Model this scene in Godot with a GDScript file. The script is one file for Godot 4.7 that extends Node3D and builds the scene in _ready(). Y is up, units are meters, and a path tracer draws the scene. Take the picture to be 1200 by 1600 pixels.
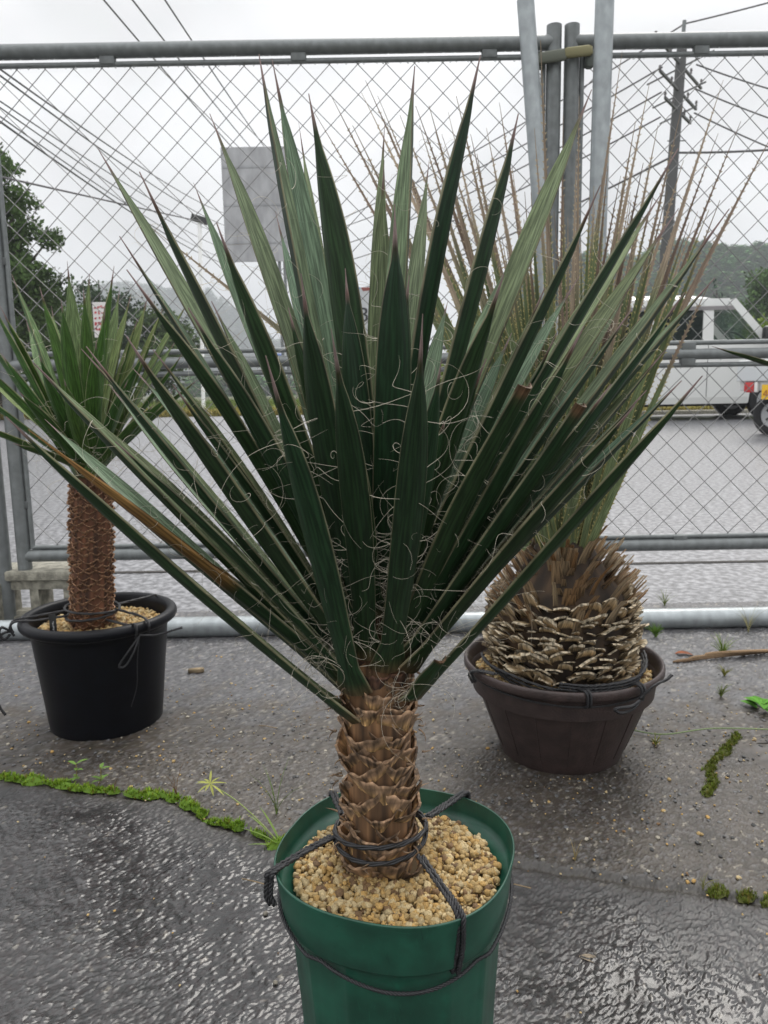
extends Node3D
# Overcast nursery yard: a filamentous yucca in a green pot, two more potted plants, a mesh gate, a wet car park behind.

var rng := RandomNumberGenerator.new()
var n_stone := FastNoiseLite.new()
var n_tone := FastNoiseLite.new()
var n_soft := FastNoiseLite.new()
var n_fine := FastNoiseLite.new()
var taken := {}
var M := {}

# ---------------------------------------------------------------- mesh building
class MB:
	var v := PackedVector3Array()
	var t := PackedVector2Array()
	var c := PackedColorArray()
	var x := PackedInt32Array()
	func p(a: Vector3, col: Color, uv := Vector2.ZERO) -> int:
		v.append(a); c.append(col); t.append(uv)
		return v.size() - 1
	func tri(a: int, b: int, d: int) -> void:
		x.append(a); x.append(b); x.append(d)
	func quad(a: int, b: int, d: int, e: int) -> void:
		x.append(a); x.append(b); x.append(d); x.append(a); x.append(d); x.append(e)
	func face(a: Vector3, b: Vector3, d: Vector3, e: Vector3, col: Color) -> void:
		quad(p(a, col, Vector2(0, 0)), p(b, col, Vector2(0, 1)), p(d, col, Vector2(1, 1)), p(e, col, Vector2(1, 0)))
	func grid(rows: int, cols: int, first: int, wrap := false) -> void:
		for i in rows - 1:
			for j in (cols if wrap else cols - 1):
				var k := (j + 1) % cols
				quad(first + i * cols + j, first + (i + 1) * cols + j, first + (i + 1) * cols + k, first + i * cols + k)
	func box(at: Vector3, size: Vector3, col: Color, turn := Basis.IDENTITY) -> void:
		var h := size / 2.0
		for s in [[Vector3(1, 0, 0), Vector3(0, 1, 0), Vector3(0, 0, 1)], [Vector3(0, 1, 0), Vector3(0, 0, 1), Vector3(1, 0, 0)], [Vector3(0, 0, 1), Vector3(1, 0, 0), Vector3(0, 1, 0)]]:
			for g in [1.0, -1.0]:
				var n: Vector3 = s[0] * h * g
				var a: Vector3 = s[1] * h * g
				var b: Vector3 = s[2] * h
				face(at + turn * (n - a - b), at + turn * (n - a + b), at + turn * (n + a + b), at + turn * (n + a - b), col)
	func slab(at: Vector3, size: Vector3, e: float, col: Color, turn := Basis.IDENTITY) -> void:  # a box with chamfered edges
		var h := size / 2.0
		var done := {}
		var ring := func(y: float, k: float) -> int:
			var f := v.size()
			for q in [[1, 1, 0], [1, 1, 1], [-1, 1, 1], [-1, 1, 0], [-1, -1, 0], [-1, -1, 1], [1, -1, 1], [1, -1, 0]]:
				var px: float = q[0] * (h.x - k - (e if q[2] == 1 else 0.0))
				var pz: float = q[1] * (h.z - k - (0.0 if q[2] == 1 else e))
				p(at + turn * Vector3(px, y, pz), col, Vector2(px, pz))
			return f
		var a: int = ring.call(-h.y, e)
		ring.call(-h.y + e, 0.0)
		ring.call(h.y - e, 0.0)
		var b: int = ring.call(h.y, e)
		grid(4, 8, a, true)
		for k in range(1, 7):
			tri(a, a + k, a + k + 1); tri(b, b + k + 1, b + k)
	func tube(pts: PackedVector3Array, radii: PackedFloat32Array, n: int, col: Color, tip := Color(-1, 0, 0), cap := true) -> void:
		var f := v.size()
		var m := pts.size()
		var d := (pts[1] - pts[0]).normalized()
		var s := d.cross(Vector3(0, 1, 0) if absf(d.y) < 0.9 else Vector3(1, 0, 0)).normalized()
		for i in m:
			var e := (pts[mini(i + 1, m - 1)] - pts[maxi(i - 1, 0)]).normalized()
			s = (s - e * s.dot(e)).normalized()
			var u := e.cross(s)
			var k := col if tip.r < 0.0 else col.lerp(tip, float(i) / (m - 1))
			var r := radii[mini(i, radii.size() - 1)]
			for j in n:
				var w := TAU * j / n
				p(pts[i] + (s * cos(w) + u * sin(w)) * r, k, Vector2(float(j) / n, float(i) / m))
		grid(m, n, f, true)
		if cap:
			var a := p(pts[0], col)
			var b := p(pts[m - 1], col if tip.r < 0.0 else tip)
			for j in n:
				tri(a, f + j, f + (j + 1) % n); tri(b, f + (m - 1) * n + (j + 1) % n, f + (m - 1) * n + j)
	func rod(a: Vector3, b: Vector3, r: float, n: int, col: Color) -> void:
		tube(PackedVector3Array([a, b]), PackedFloat32Array([r]), n, col)
	func lathe(prof: PackedVector2Array, n: int, col: Color, at := Vector3.ZERO, turn := Basis.IDENTITY) -> void:
		var f := v.size()
		for i in prof.size():
			for j in n:
				var w := TAU * j / n
				p(at + turn * Vector3(prof[i].x * cos(w), prof[i].y, prof[i].x * sin(w)), col, Vector2(float(j) / n, float(i) / prof.size()))
		grid(prof.size(), n, f, true)
	func prism(poly: PackedVector2Array, z0: float, z1: float, col: Color) -> void:
		var ids := Geometry2D.triangulate_polygon(poly)
		for z in [z0, z1]:
			var f := v.size()
			for q in poly:
				p(Vector3(q.x, q.y, z), col, q)
			for i in range(0, ids.size(), 3):
				tri(f + ids[i], f + ids[i + 1], f + ids[i + 2])
		for i in poly.size():
			var a := poly[i]
			var b := poly[(i + 1) % poly.size()]
			face(Vector3(a.x, a.y, z0), Vector3(a.x, a.y, z1), Vector3(b.x, b.y, z1), Vector3(b.x, b.y, z0), col)
	func mesh(m: Material) -> ArrayMesh:
		var n := PackedVector3Array()
		n.resize(v.size())
		for i in range(0, x.size(), 3):
			var a := x[i]
			var b := x[i + 1]
			var d := x[i + 2]
			var k := (v[d] - v[a]).cross(v[b] - v[a])
			n[a] += k; n[b] += k; n[d] += k
		for i in n.size():
			n[i] = n[i].normalized() if n[i].length_squared() > 1e-30 else Vector3.UP
		var arr := []
		arr.resize(Mesh.ARRAY_MAX)
		arr[Mesh.ARRAY_VERTEX] = v
		arr[Mesh.ARRAY_NORMAL] = n
		arr[Mesh.ARRAY_TEX_UV] = t
		arr[Mesh.ARRAY_COLOR] = c
		arr[Mesh.ARRAY_INDEX] = x
		var o := ArrayMesh.new()
		o.add_surface_from_arrays(Mesh.PRIMITIVE_TRIANGLES, arr)
		o.surface_set_material(0, m)
		return o

func vs(a: Array) -> PackedVector3Array:
	return PackedVector3Array(a)

func fs(a: Array) -> PackedFloat32Array:
	return PackedFloat32Array(a)

func p2(a: Array) -> PackedVector2Array:
	var o := PackedVector2Array()
	for i in range(0, a.size(), 2):
		o.append(Vector2(a[i], a[i + 1]))
	return o

func smooth_path(a: PackedVector3Array, per: int, closed := false) -> PackedVector3Array:
	var o := PackedVector3Array()
	var n := a.size()
	for i in (n if closed else n - 1):
		var p0 := a[(i - 1 + n) % n] if closed else a[maxi(i - 1, 0)]
		var p3 := a[(i + 2) % n] if closed else a[mini(i + 2, n - 1)]
		for k in per:
			o.append(a[i].cubic_interpolate(a[(i + 1) % n], p0, p3, float(k) / per))
	o.append(a[0] if closed else a[n - 1])
	return o

func ss(a: float, b: float, x: float) -> float:
	return smoothstep(a, b, x)

# ---------------------------------------------------------------- scene tree
func numbered(called: String) -> String:
	if not taken.has(called):
		taken[called] = 0
		return called
	taken[called] += 1
	return "%s_%03d" % [called, taken[called]]

func tag(o: Node3D, label: String, category: String, group := "", kind := "") -> Node3D:
	o.set_meta("label", label)
	if category:
		o.set_meta("category", category)
	if group:
		o.set_meta("group", group)
	if kind:
		o.set_meta("kind", kind)
	return o

func thing(called: String, label: String, category: String, at := Vector3.ZERO, group := "", turn := 0.0) -> Node3D:
	var o := Node3D.new()
	o.name = numbered(called)
	add_child(o)
	o.position = at
	o.rotation.y = turn
	tag(o, label, category, group)
	return o

func part(parent: Node3D, called: String, m: Mesh, at := Transform3D.IDENTITY, kind := "") -> MeshInstance3D:
	var o := MeshInstance3D.new()
	o.name = called
	o.mesh = m
	o.transform = at
	parent.add_child(o, true)
	if kind:
		o.set_meta("kind", kind)
	return o

func alone(called: String, m: Mesh, label: String, category: String, at := Vector3.ZERO, group := "", kind := "") -> MeshInstance3D:
	var o := MeshInstance3D.new()
	o.name = numbered(called)
	o.mesh = m
	o.position = at
	add_child(o)
	tag(o, label, category, group, kind)
	return o

func scatter(parent: Node3D, called: String, m: Mesh, where: Array[Transform3D], tints: PackedColorArray) -> MultiMeshInstance3D:
	var mm := MultiMesh.new()
	mm.transform_format = MultiMesh.TRANSFORM_3D
	mm.use_colors = true
	mm.mesh = m
	mm.instance_count = where.size()
	for i in where.size():
		mm.set_instance_transform(i, where[i])
		mm.set_instance_color(i, tints[i])
	var o := MultiMeshInstance3D.new()
	o.name = called if parent != self else numbered(called)
	o.multimesh = mm
	parent.add_child(o, true)
	o.set_meta("kind", "stuff")
	return o

func mat(called: String, color: Color, rough: float, more := {}) -> StandardMaterial3D:
	var m := StandardMaterial3D.new()
	m.resource_name = called
	m.albedo_color = color.linear_to_srgb()
	m.vertex_color_use_as_albedo = true
	m.roughness = rough
	for k in more:
		m.set(k, more[k])
	M[called] = m
	return m

func ramp(a: Color, b: Color, lo := 0.0, hi := 1.0) -> Gradient:
	var g := Gradient.new()
	g.offsets = PackedFloat32Array([lo, hi])
	g.colors = PackedColorArray([a, b])
	return g

func noise_tex(freq: float, w: int, h: int, g: Gradient, kind := FastNoiseLite.TYPE_SIMPLEX_SMOOTH, octaves := 4, sd := 1, stretch := Vector2.ONE) -> Texture2D:
	var n := FastNoiseLite.new()
	n.noise_type = kind
	n.frequency = freq
	n.fractal_octaves = octaves
	n.seed = sd
	var iw := int(w / stretch.x)
	var ih := int(h / stretch.y)
	var im := n.get_seamless_image(iw, ih)
	im.convert(Image.FORMAT_RGB8)
	for y in ih:
		for x in iw:
			im.set_pixel(x, y, g.sample(im.get_pixel(x, y).r))
	if stretch != Vector2.ONE:
		im.resize(w, h, Image.INTERPOLATE_CUBIC)
	return ImageTexture.create_from_image(im)

func grey(k: float) -> Color:
	return Color(k, k, k)

func between(a: float, b: float) -> float:
	return rng.randf_range(a, b)

# ---------------------------------------------------------------- materials
func materials() -> void:
	var streak := noise_tex(0.075, 128, 1024, ramp(grey(0.66), grey(1.0), 0.2, 0.8), FastNoiseLite.TYPE_SIMPLEX_SMOOTH, 4, 5, Vector2(1, 12))
	var mottled := noise_tex(0.02, 256, 256, ramp(grey(0.72), grey(1.0), 0.2, 0.8), FastNoiseLite.TYPE_SIMPLEX_SMOOTH, 5, 9)
	var cloudy := noise_tex(0.02, 256, 256, ramp(grey(0.88), grey(1.0), 0.2, 0.8), FastNoiseLite.TYPE_SIMPLEX_SMOOTH, 5, 19)
	var grain := noise_tex(0.12, 256, 256, ramp(grey(0.0), grey(1.0), 0.15, 0.85), FastNoiseLite.TYPE_SIMPLEX_SMOOTH, 3, 11)
	var fibre := noise_tex(0.05, 256, 256, ramp(grey(0.45), grey(1.0), 0.2, 0.8), FastNoiseLite.TYPE_SIMPLEX_SMOOTH, 4, 3, Vector2(1, 8))
	var li := streak.get_image()
	for i in 260:
		var x := rng.randi() % 128
		var y := rng.randi() % 1024
		var k := grey(1.0) if rng.randf() < 0.75 else grey(0.45)
		for q in rng.randi() % 5 + 1:
			li.set_pixel(posmod(x + rng.randi() % 2, 128), posmod(y + q, 1024), k)
	streak = ImageTexture.create_from_image(li)
	var scuffed := mottled.get_image()
	scuffed.resize(512, 512, Image.INTERPOLATE_CUBIC)
	for i in 420:
		var p := Vector2(rng.randi() % 512, rng.randi() % 512)
		var d := Vector2.from_angle(between(1.2, 1.9)) if rng.randf() < 0.7 else Vector2.from_angle(rng.randf() * TAU)
		var k := between(1.05, 1.6) if rng.randf() < 0.75 else between(0.5, 0.8)
		for q in rng.randi() % 26 + 1:
			p += d
			var ix := posmod(int(p.x), 512)
			var iy := posmod(int(p.y), 512)
			var c := scuffed.get_pixel(ix, iy) * k
			scuffed.set_pixel(ix, iy, Color(minf(c.r, 1), minf(c.g, 1), minf(c.b, 1)))
	var worn := ImageTexture.create_from_image(scuffed)
	mat("leaf", grey(1), 0.5, {"albedo_texture": streak, "metallic_specular": 0.36})
	mat("blade", grey(1), 0.55, {"albedo_texture": streak, "metallic_specular": 0.3, "backlight_enabled": true, "backlight": grey(0.3)})
	mat("thread", grey(1), 0.7, {"cull_mode": BaseMaterial3D.CULL_DISABLED})
	mat("bark", grey(1), 0.85, {"albedo_texture": fibre, "uv1_scale": Vector3(1, 1, 1)})
	mat("green_plastic", Color(0.013, 0.088, 0.054), 0.40, {"albedo_texture": worn, "uv1_triplanar": true, "uv1_scale": Vector3(4, 4, 4)})
	mat("black_plastic", Color(0.0035, 0.004, 0.0065), 0.42, {"metallic_specular": 0.32, "albedo_texture": worn, "uv1_triplanar": true, "uv1_scale": Vector3(4, 4, 4)})
	mat("brown_plastic", Color(0.052, 0.034, 0.031), 0.5, {"albedo_texture": worn, "uv1_triplanar": true, "uv1_scale": Vector3(5, 5, 5), "heightmap_enabled": true, "heightmap_texture": grain, "heightmap_scale": 0.05})
	mat("pumice", grey(1), 0.8, {"albedo_texture": mottled, "uv1_triplanar": true, "uv1_scale": Vector3(1, 1, 1)})
	mat("soil", Color(0.06, 0.04, 0.02), 0.95)
	mat("cord", Color(0.013, 0.013, 0.015), 0.5)
	mat("steel", Color(0.36, 0.39, 0.40), 0.42, {"metallic": 0.55, "albedo_texture": cloudy, "uv1_triplanar": true, "uv1_scale": Vector3(5, 3, 5)})
	mat("dull_steel", Color(0.20, 0.215, 0.215), 0.5, {"metallic": 0.35, "albedo_texture": cloudy, "uv1_triplanar": true, "uv1_scale": Vector3(5, 4, 5)})
	mat("wire", Color(0.22, 0.22, 0.215), 0.5, {"metallic": 0.3})
	mat("concrete", Color(0.34, 0.325, 0.265), 0.85, {"albedo_texture": mottled, "uv1_triplanar": true, "uv1_scale": Vector3(5, 5, 5), "heightmap_enabled": true, "heightmap_texture": grain, "heightmap_scale": 0.2})
	mat("paint", grey(1), 0.35)
	mat("car_paint", grey(1), 0.3, {"clearcoat_enabled": true, "clearcoat": 0.6, "clearcoat_roughness": 0.1})
	mat("weathered", grey(1), 0.6, {"albedo_texture": cloudy, "uv1_triplanar": true, "uv1_scale": Vector3(0.8, 0.3, 0.8)})
	mat("rubber", Color(0.012, 0.012, 0.013), 0.7)
	mat("matt", grey(1), 0.8)
	mat("water", Color(1, 1, 1, 0.05), 0.03, {"refraction_enabled": true, "refraction_scale": 0.033, "transparency": BaseMaterial3D.TRANSPARENCY_ALPHA})
	mat("glass", Color(0.04, 0.075, 0.055, 0.32), 0.03, {"metallic_specular": 0.22, "transparency": BaseMaterial3D.TRANSPARENCY_ALPHA})
	mat("tinted_glass", Color(0.012, 0.02, 0.017, 0.72), 0.03, {"metallic_specular": 0.22, "transparency": BaseMaterial3D.TRANSPARENCY_ALPHA})
	mat("lamp_red", Color(0.45, 0.03, 0.03), 0.2)
	mat("foliage", grey(1), 0.7, {"metallic_specular": 0.15, "backlight_enabled": true, "backlight": grey(0.35)})
	mat("moss", grey(1), 0.9, {"backlight_enabled": true, "backlight": grey(0.3)})
	mat("earth", grey(1), 0.95, {"albedo_texture": mottled, "uv1_triplanar": true, "uv1_world_triplanar": true, "uv1_scale": Vector3(0.3, 0.3, 0.3)})
	var lot := noise_tex(0.05, 512, 512, ramp(grey(0.55), grey(1.0), 0.2, 0.8), FastNoiseLite.TYPE_SIMPLEX_SMOOTH, 5, 21)
	var lot_relief := noise_tex(0.11, 512, 512, ramp(grey(0.0), grey(1.0), 0.2, 0.8), FastNoiseLite.TYPE_SIMPLEX_SMOOTH, 3, 22)
	mat("lot", Color(0.27, 0.27, 0.285), 0.38, {"albedo_texture": lot, "uv1_triplanar": true, "uv1_world_triplanar": true, "uv1_scale": Vector3(0.9, 0.9, 0.9), "heightmap_enabled": true, "heightmap_texture": lot_relief, "heightmap_scale": 0.10, "metallic_specular": 0.62})

# ---------------------------------------------------------------- sky
func sky_picture() -> Texture2D:
	var n := FastNoiseLite.new()
	n.noise_type = FastNoiseLite.TYPE_SIMPLEX_SMOOTH
	n.frequency = 1.3
	n.fractal_octaves = 5
	n.seed = 40
	var im := Image.create(512, 256, false, Image.FORMAT_RGB8)
	for y in 256:
		var e := PI * (0.5 - (y + 0.5) / 256.0)
		var base := lerpf(0.645, 2.1, pow(maxf(sin(e), 0.0), 2.5)) if e > 0.0 else 0.42
		for x in 512:
			var a := TAU * x / 512.0
			var k := 1.0
			if e > -0.05:
				var d := Vector3(cos(a) * cos(e), sin(e) * 2.2, sin(a) * cos(e))
				var q := n.get_noise_3dv(d * 1.5)
				k = 1.0 + 0.20 * clampf(q * 2.0, -1.0, 0.4)
			var l := base * k / 2.3
			im.set_pixel(x, y, Color(l * 0.992, l * 0.996, l * 1.010).linear_to_srgb())
	return ImageTexture.create_from_image(im)

# ---------------------------------------------------------------- ground
func lot_y(z: float) -> float:
	return 0.298 * ss(0.0, 1.0, 0.0) + (0.0 if z > -3.0 else minf((-3.0 - z) * 0.0338, 0.30))

const CRACK := [-2.6, -1.60, -0.83, -1.529, -0.596, -1.456, -0.431, -1.426, -0.336, -1.342, -0.218, -1.276, 0.05, -1.235, 0.227, -1.188, 0.357, -1.15, 0.499, -1.114, 0.587, -1.085, 2.6, -0.7]

func crack_z(x: float) -> float:
	var i := 0
	while i < CRACK.size() - 4 and CRACK[i + 2] < x:
		i += 2
	return lerpf(CRACK[i + 1], CRACK[i + 3], clampf((x - CRACK[i]) / (CRACK[i + 2] - CRACK[i]), 0.0, 1.0)) + 0.008 * n_soft.get_noise_2d(x * 900.0, 77.0)

func wetness(x: float, z: float) -> float:
	var d := z - crack_z(x)
	var s := n_soft.get_noise_2d(x * 160.0, z * 160.0)
	var w := 0.0
	if d > 0.0:
		w = 0.42 + 0.40 * s
		w += 0.22 * exp(-(pow((x + 0.2) / 0.24, 2.0) + pow((z + 1.06) / 0.16, 2.0)))
		w += 0.06 * exp(-(pow((x - 0.36) / 0.2, 2.0) + pow((z + 0.92) / 0.12, 2.0)))
		w += 0.15 * exp(-(pow((x + 0.75) / 0.2, 2.0) + pow((z + 1.35) / 0.12, 2.0)))
		w -= 0.45 * exp(-d * d / 0.004)
	else:
		w = lerpf(0.02, 0.20, ss(-1.75, -2.15, z)) + 0.16 * s
	return clampf(w, 0.0, 1.0)

func asphalt_patch(mb: MB, x0: float, x1: float, z0: float, z1: float, step: float) -> void:
	var nx := int(ceil((x1 - x0) / step)) + 1
	var nz := int(ceil((z0 - z1) / step)) + 1
	var f := mb.v.size()
	for i in nz:
		var z := lerpf(z0, z1, float(i) / (nz - 1))
		for j in nx:
			var x := lerpf(x0, x1, float(j) / (nx - 1))
			var wx := x * 1000.0 + 5.0 * n_fine.get_noise_2d(x * 700.0, z * 700.0)
			var wz := z * 1000.0 + 5.0 * n_fine.get_noise_2d(x * 700.0 + 300.0, z * 700.0)
			var gap := n_stone.get_noise_2d(wx, wz) + 1.0
			var tone := n_tone.get_noise_2d(wx, wz)
			var soft := n_soft.get_noise_2d(x * 420.0, z * 420.0)
			var d := z - crack_z(x)
			var w := wetness(x, z)
			var stone := ss(0.02, 0.38, gap)
			var h := 0.0043 * stone * (0.45 + 0.55 * (tone * 0.5 + 0.5))
			h += 0.0025 * soft
			var col := Color(0.040, 0.038, 0.038) * (1.0 + 0.30 * tone) * (1.0 + 0.35 * soft)
			if d < 0.0:  # the older, worn surface behind the crack: earth between the stones
				var bare := ss(-2.05, -1.72, z + 0.25 * soft) * ss(0.0, -0.03, d)
				var pale := ss(0.93, 0.97, tone)
				col = Color(0.078, 0.077, 0.080) * (1.0 + 0.4 * tone)
				col = col.lerp(Color(0.042, 0.034, 0.026) * (1.0 + 0.5 * soft + 0.3 * tone), bare * (1.0 - 0.55 * stone * ss(-0.1, 0.5, tone)))
				col = col.lerp(Color(0.24, 0.215, 0.17), pale * 0.6)
				h += 0.004 * ss(0.0, -0.02, d)
				h *= 1.0 - 0.4 * bare
			else:
				col = col.lerp(Color(0.22, 0.20, 0.17), 0.6 * ss(0.975, 0.99, tone))
				var level := 0.0015 + 0.0010 * ss(0.4, 0.9, w) + 0.002 * soft
				if h < level:
					col = col * 0.72
				h = maxf(h, level)
			var rut := exp(-d * d / 0.00012)
			h -= 0.006 * rut
			col = col.lerp(Color(0.030, 0.025, 0.018), 0.8 * exp(-d * d / 0.0005))
			mb.p(Vector3(x, h, z), col, Vector2((x + 1.7) / 3.4, (z + 2.75) / 3.4))
	mb.grid(nz, nx, f)

func ground() -> void:
	var rough := Image.create(340, 340, false, Image.FORMAT_L8)
	for j in 340:
		for i in 340:
			var w := wetness(i * 0.01 - 1.7, j * 0.01 - 2.75)
			rough.set_pixel(i, j, grey(clampf(lerpf(0.55, 0.19, ss(0.0, 0.65, w)), 0.18, 0.9)))
	var m := mat("asphalt", grey(1), 1.0, {"roughness_texture": ImageTexture.create_from_image(rough), "roughness_texture_channel": BaseMaterial3D.TEXTURE_CHANNEL_RED, "texture_repeat": false, "metallic_specular": 0.5})
	var yard := Node3D.new()
	yard.name = "asphalt_yard"
	add_child(yard)
	tag(yard, "dark wet worn asphalt of the yard under the pots", "", "", "structure")
	var a := MB.new()
	asphalt_patch(a, -0.78, 0.78, -0.62, -1.62, 0.0029)
	part(yard, "wet_asphalt", a.mesh(m), Transform3D.IDENTITY, "structure")
	var b := MB.new()
	asphalt_patch(b, -1.7, 1.7, -1.62, -2.75, 0.006)
	part(yard, "worn_asphalt", b.mesh(m), Transform3D.IDENTITY, "structure")
	var d := MB.new()
	asphalt_patch(d, -1.7, -0.78, -0.62, -1.62, 0.014)
	asphalt_patch(d, 0.78, 1.7, -0.62, -1.62, 0.014)
	asphalt_patch(d, -1.7, 1.7, 0.6, -0.62, 0.03)
	part(yard, "asphalt_verge", d.mesh(m), Transform3D.IDENTITY, "structure")
	# the car park rises gently behind the gate
	var e := MB.new()
	var zs := [-2.75, -2.9, -3.05, -3.4, -4.0, -5.0, -6.5, -8.0, -9.5, -11.0, -12.5, -14.0, -16.9]
	for z in zs:
		for x in [-45.0, -20.0, -10.0, -5.0, -1.7, 1.7, 5.0, 10.0, 20.0, 45.0]:
			e.p(Vector3(x, lot_y(z) + 0.001, z), grey(1.0), Vector2(x, z))
	e.grid(zs.size(), 10, 0)
	for s in [-1.0, 1.0]:
		var f := e.v.size()
		for z in [3.0, -0.6, -2.75]:
			for x in [1.7, 8.0, 45.0]:
				e.p(Vector3(x * s, 0.001, z), grey(1.0), Vector2(x, z))
		e.grid(3, 3, f)
	alone("parking_lot", e.mesh(M.lot), "wet grey asphalt car park behind the mesh gate", "", Vector3.ZERO, "", "structure")
	var g := MB.new()
	for z in [12.0, 2.0, -3.0, -16.0, -60.0, -200.0, -900.0]:
		for x in [-900.0, -200.0, -50.0, 0.0, 50.0, 200.0, 900.0]:
			g.p(Vector3(x, -0.05 if z > -10.0 else 0.27, z), Color(0.09, 0.10, 0.04), Vector2(x, z))
	g.grid(7, 7, 0)
	alone("ground", g.mesh(M.earth), "flat green and straw coloured land beyond the car park", "", Vector3.ZERO, "", "structure")

# ---------------------------------------------------------------- plants
const ACROSS := [-1.0, -0.96, -0.5, 0.0, 0.5, 0.96, 1.0]

func leaf_mesh(mb: MB, b: Vector3, t: Vector3, axis: Vector3, w: float, kind: int, outer: Color, inner: Color, bend: float) -> Array:
	# a stiff channelled blade; returns margin points for the threads
	var len := b.distance_to(t)
	var dir := (t - b).normalized()
	var flat := Vector3(axis.x - (b.x + t.x) / 2.0, 0.0, axis.z - (b.z + t.z) / 2.0)
	var up := flat.normalized() * 0.8 + Vector3(0, 0.6, 0)
	var n0 := (up - dir * up.dot(dir)).normalized()
	var side0 := dir.cross(n0).normalized()
	var ctrl := (b + t) / 2.0 + n0 * bend * len + side0 * between(-0.03, 0.03) * len
	var roll := between(-0.2, 0.2)
	if t.z - axis.z < -0.05:  # blades on the far side show more of their pale inner face
		roll += between(0.25, 0.65) * signf(side0.z)
	var edges := []
	var rows := 26
	var f := mb.v.size()
	var cut := 1.0
	var shade := between(0.82, 1.18)
	var warm := between(-0.12, 0.12)
	var spine := 0.905 if kind == 1 else between(0.92, 0.945)
	for i in rows:
		var s := float(i) / (rows - 1)
		s = 1.0 - pow(1.0 - s, 1.25)
		var q := b.lerp(ctrl, s).lerp(ctrl.lerp(t, s), s)
		var tan := (ctrl.lerp(t, s) - b.lerp(ctrl, s)).normalized()
		var n := (n0 - tan * n0.dot(tan)).normalized()
		var side := tan.cross(n)
		var tw := roll * s
		var n2 := n * cos(tw) + side * sin(tw)
		var sd := side * cos(tw) - n * sin(tw)
		var wide := 1.0
		if s < 0.10:
			wide = lerpf(1.5, 0.86, ss(0.0, 0.10, s))
		elif s < 0.45:
			wide = lerpf(0.86, 1.0, ss(0.10, 0.45, s))
		elif kind == 3:
			wide = 1.0 - 0.45 * ss(0.5, 1.0, s)
		else:
			wide = maxf(1.0 - pow((s - 0.45) / (spine - 0.45), 3.0) if s < spine else 0.0, 0.0)
			wide = maxf(wide, lerpf(0.15, 0.02, ss(spine - 0.03, 1.0, s)) if s > 0.8 else 0.0)
		var hw := w * 0.5 * wide
		if kind == 2:
			hw *= 1.0 - 0.42 * ss(0.40, 0.48, s)
		var thick := minf(w * 0.13 * (1.0 - 0.35 * s), hw * 0.7) + 0.0006
		var cup := 0.34 + 0.25 * s + (0.45 if kind == 2 else 0.0)
		var dry := 0.0
		if kind == 2:
			dry = ss(0.40, 0.43, s)
		elif kind == 3:
			dry = ss(0.955, 0.965, s)
		var tipc := ss(spine - 0.015, spine + 0.01, s) if kind < 2 else 0.0
		var bare := ss(0.06, 0.0, s)
		for j in 14:
			var inside := j < 7
			var u: float = ACROSS[j] if inside else ACROSS[13 - j]
			var off := cup * hw * (u * u - 0.4)
			if not inside:
				off -= thick * (1.0 - 0.55 * u * u)
			var col := (inner if inside else outer) * shade
			col = Color(col.r * (1.0 + warm), col.g, col.b * (1.0 - warm))
			if inside:
				col = col.lerp(Color(0.10, 0.16, 0.07), 0.3 * ss(0.3, 0.0, s))
			col = col.lerp(Color(0.24, 0.20, 0.13), 0.6 * ss(0.97, 1.0, absf(u)))
			col = col.lerp((Color(0.36, 0.20, 0.07) if kind == 2 else Color(0.17, 0.10, 0.055)) * (0.75 + 0.45 * sin(u * 9.0 + s * 6.0) * sin(u * 23.0)), dry)
			if tipc > 0.0:
				col = col.lerp(Color(0.11, 0.04, 0.025).lerp(Color(0.33, 0.24, 0.23), ss(spine - 0.01, spine + 0.03, s)), tipc)
			col = col.lerp(Color(0.16, 0.09, 0.05), bare * 0.6)
			mb.p(q + sd * hw * u + n2 * off, col, Vector2(u * 0.5 + 0.5, s * 3.0 * len))
		edges.append([q + sd * hw + n2 * cup * hw * 0.6, q - sd * hw + n2 * cup * hw * 0.6, sd, n2, tan])
	mb.grid(rows, 14, f, true)
	if kind == 3:
		var e := f + (rows - 1) * 14
		for j in 6:
			mb.quad(e + j, e + j + 1, e + 12 - j, e + 13 - j)
	return edges

func threads(mb: MB, edges: Array, count: int, long: float, fat: float) -> void:
	for k in count:
		var at := int(2 + (edges.size() - 8) * pow(rng.randf(), 2.1))
		var e: Array = edges[at]
		var left := rng.randf() < 0.5
		var p: Vector3 = e[0] if left else e[1]
		var d: Vector3 = (e[2] * (1.0 if left else -1.0) + e[3] * between(-0.8, 1.2) + e[4] * between(-0.3, 0.7)).normalized()
		var size := long * (between(0.3, 1.0) if rng.randf() < 0.8 else between(1.0, 1.8))
		var m := 14
		var bend_axis := Vector3(between(-1, 1), between(-1, 1), between(-1, 1)).normalized()
		var turn := between(0.06, 0.42) * (1.0 if rng.randf() < 0.5 else -1.0)
		var grow := between(0.0, 0.028) * signf(turn)
		var pts := PackedVector3Array()
		var r := PackedFloat32Array()
		for i in m:
			pts.append(p)
			r.append(fat * (1.25 - 0.95 * float(i) / m))
			p += d * size / m
			d = d.rotated(bend_axis, turn + grow * i)
			d = (d + Vector3(0, -0.02, 0)).normalized()
		mb.tube(pts, r, 3, Color(0.58, 0.53, 0.43) * between(0.55, 1.15), Color(-1, 0, 0), false)

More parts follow.
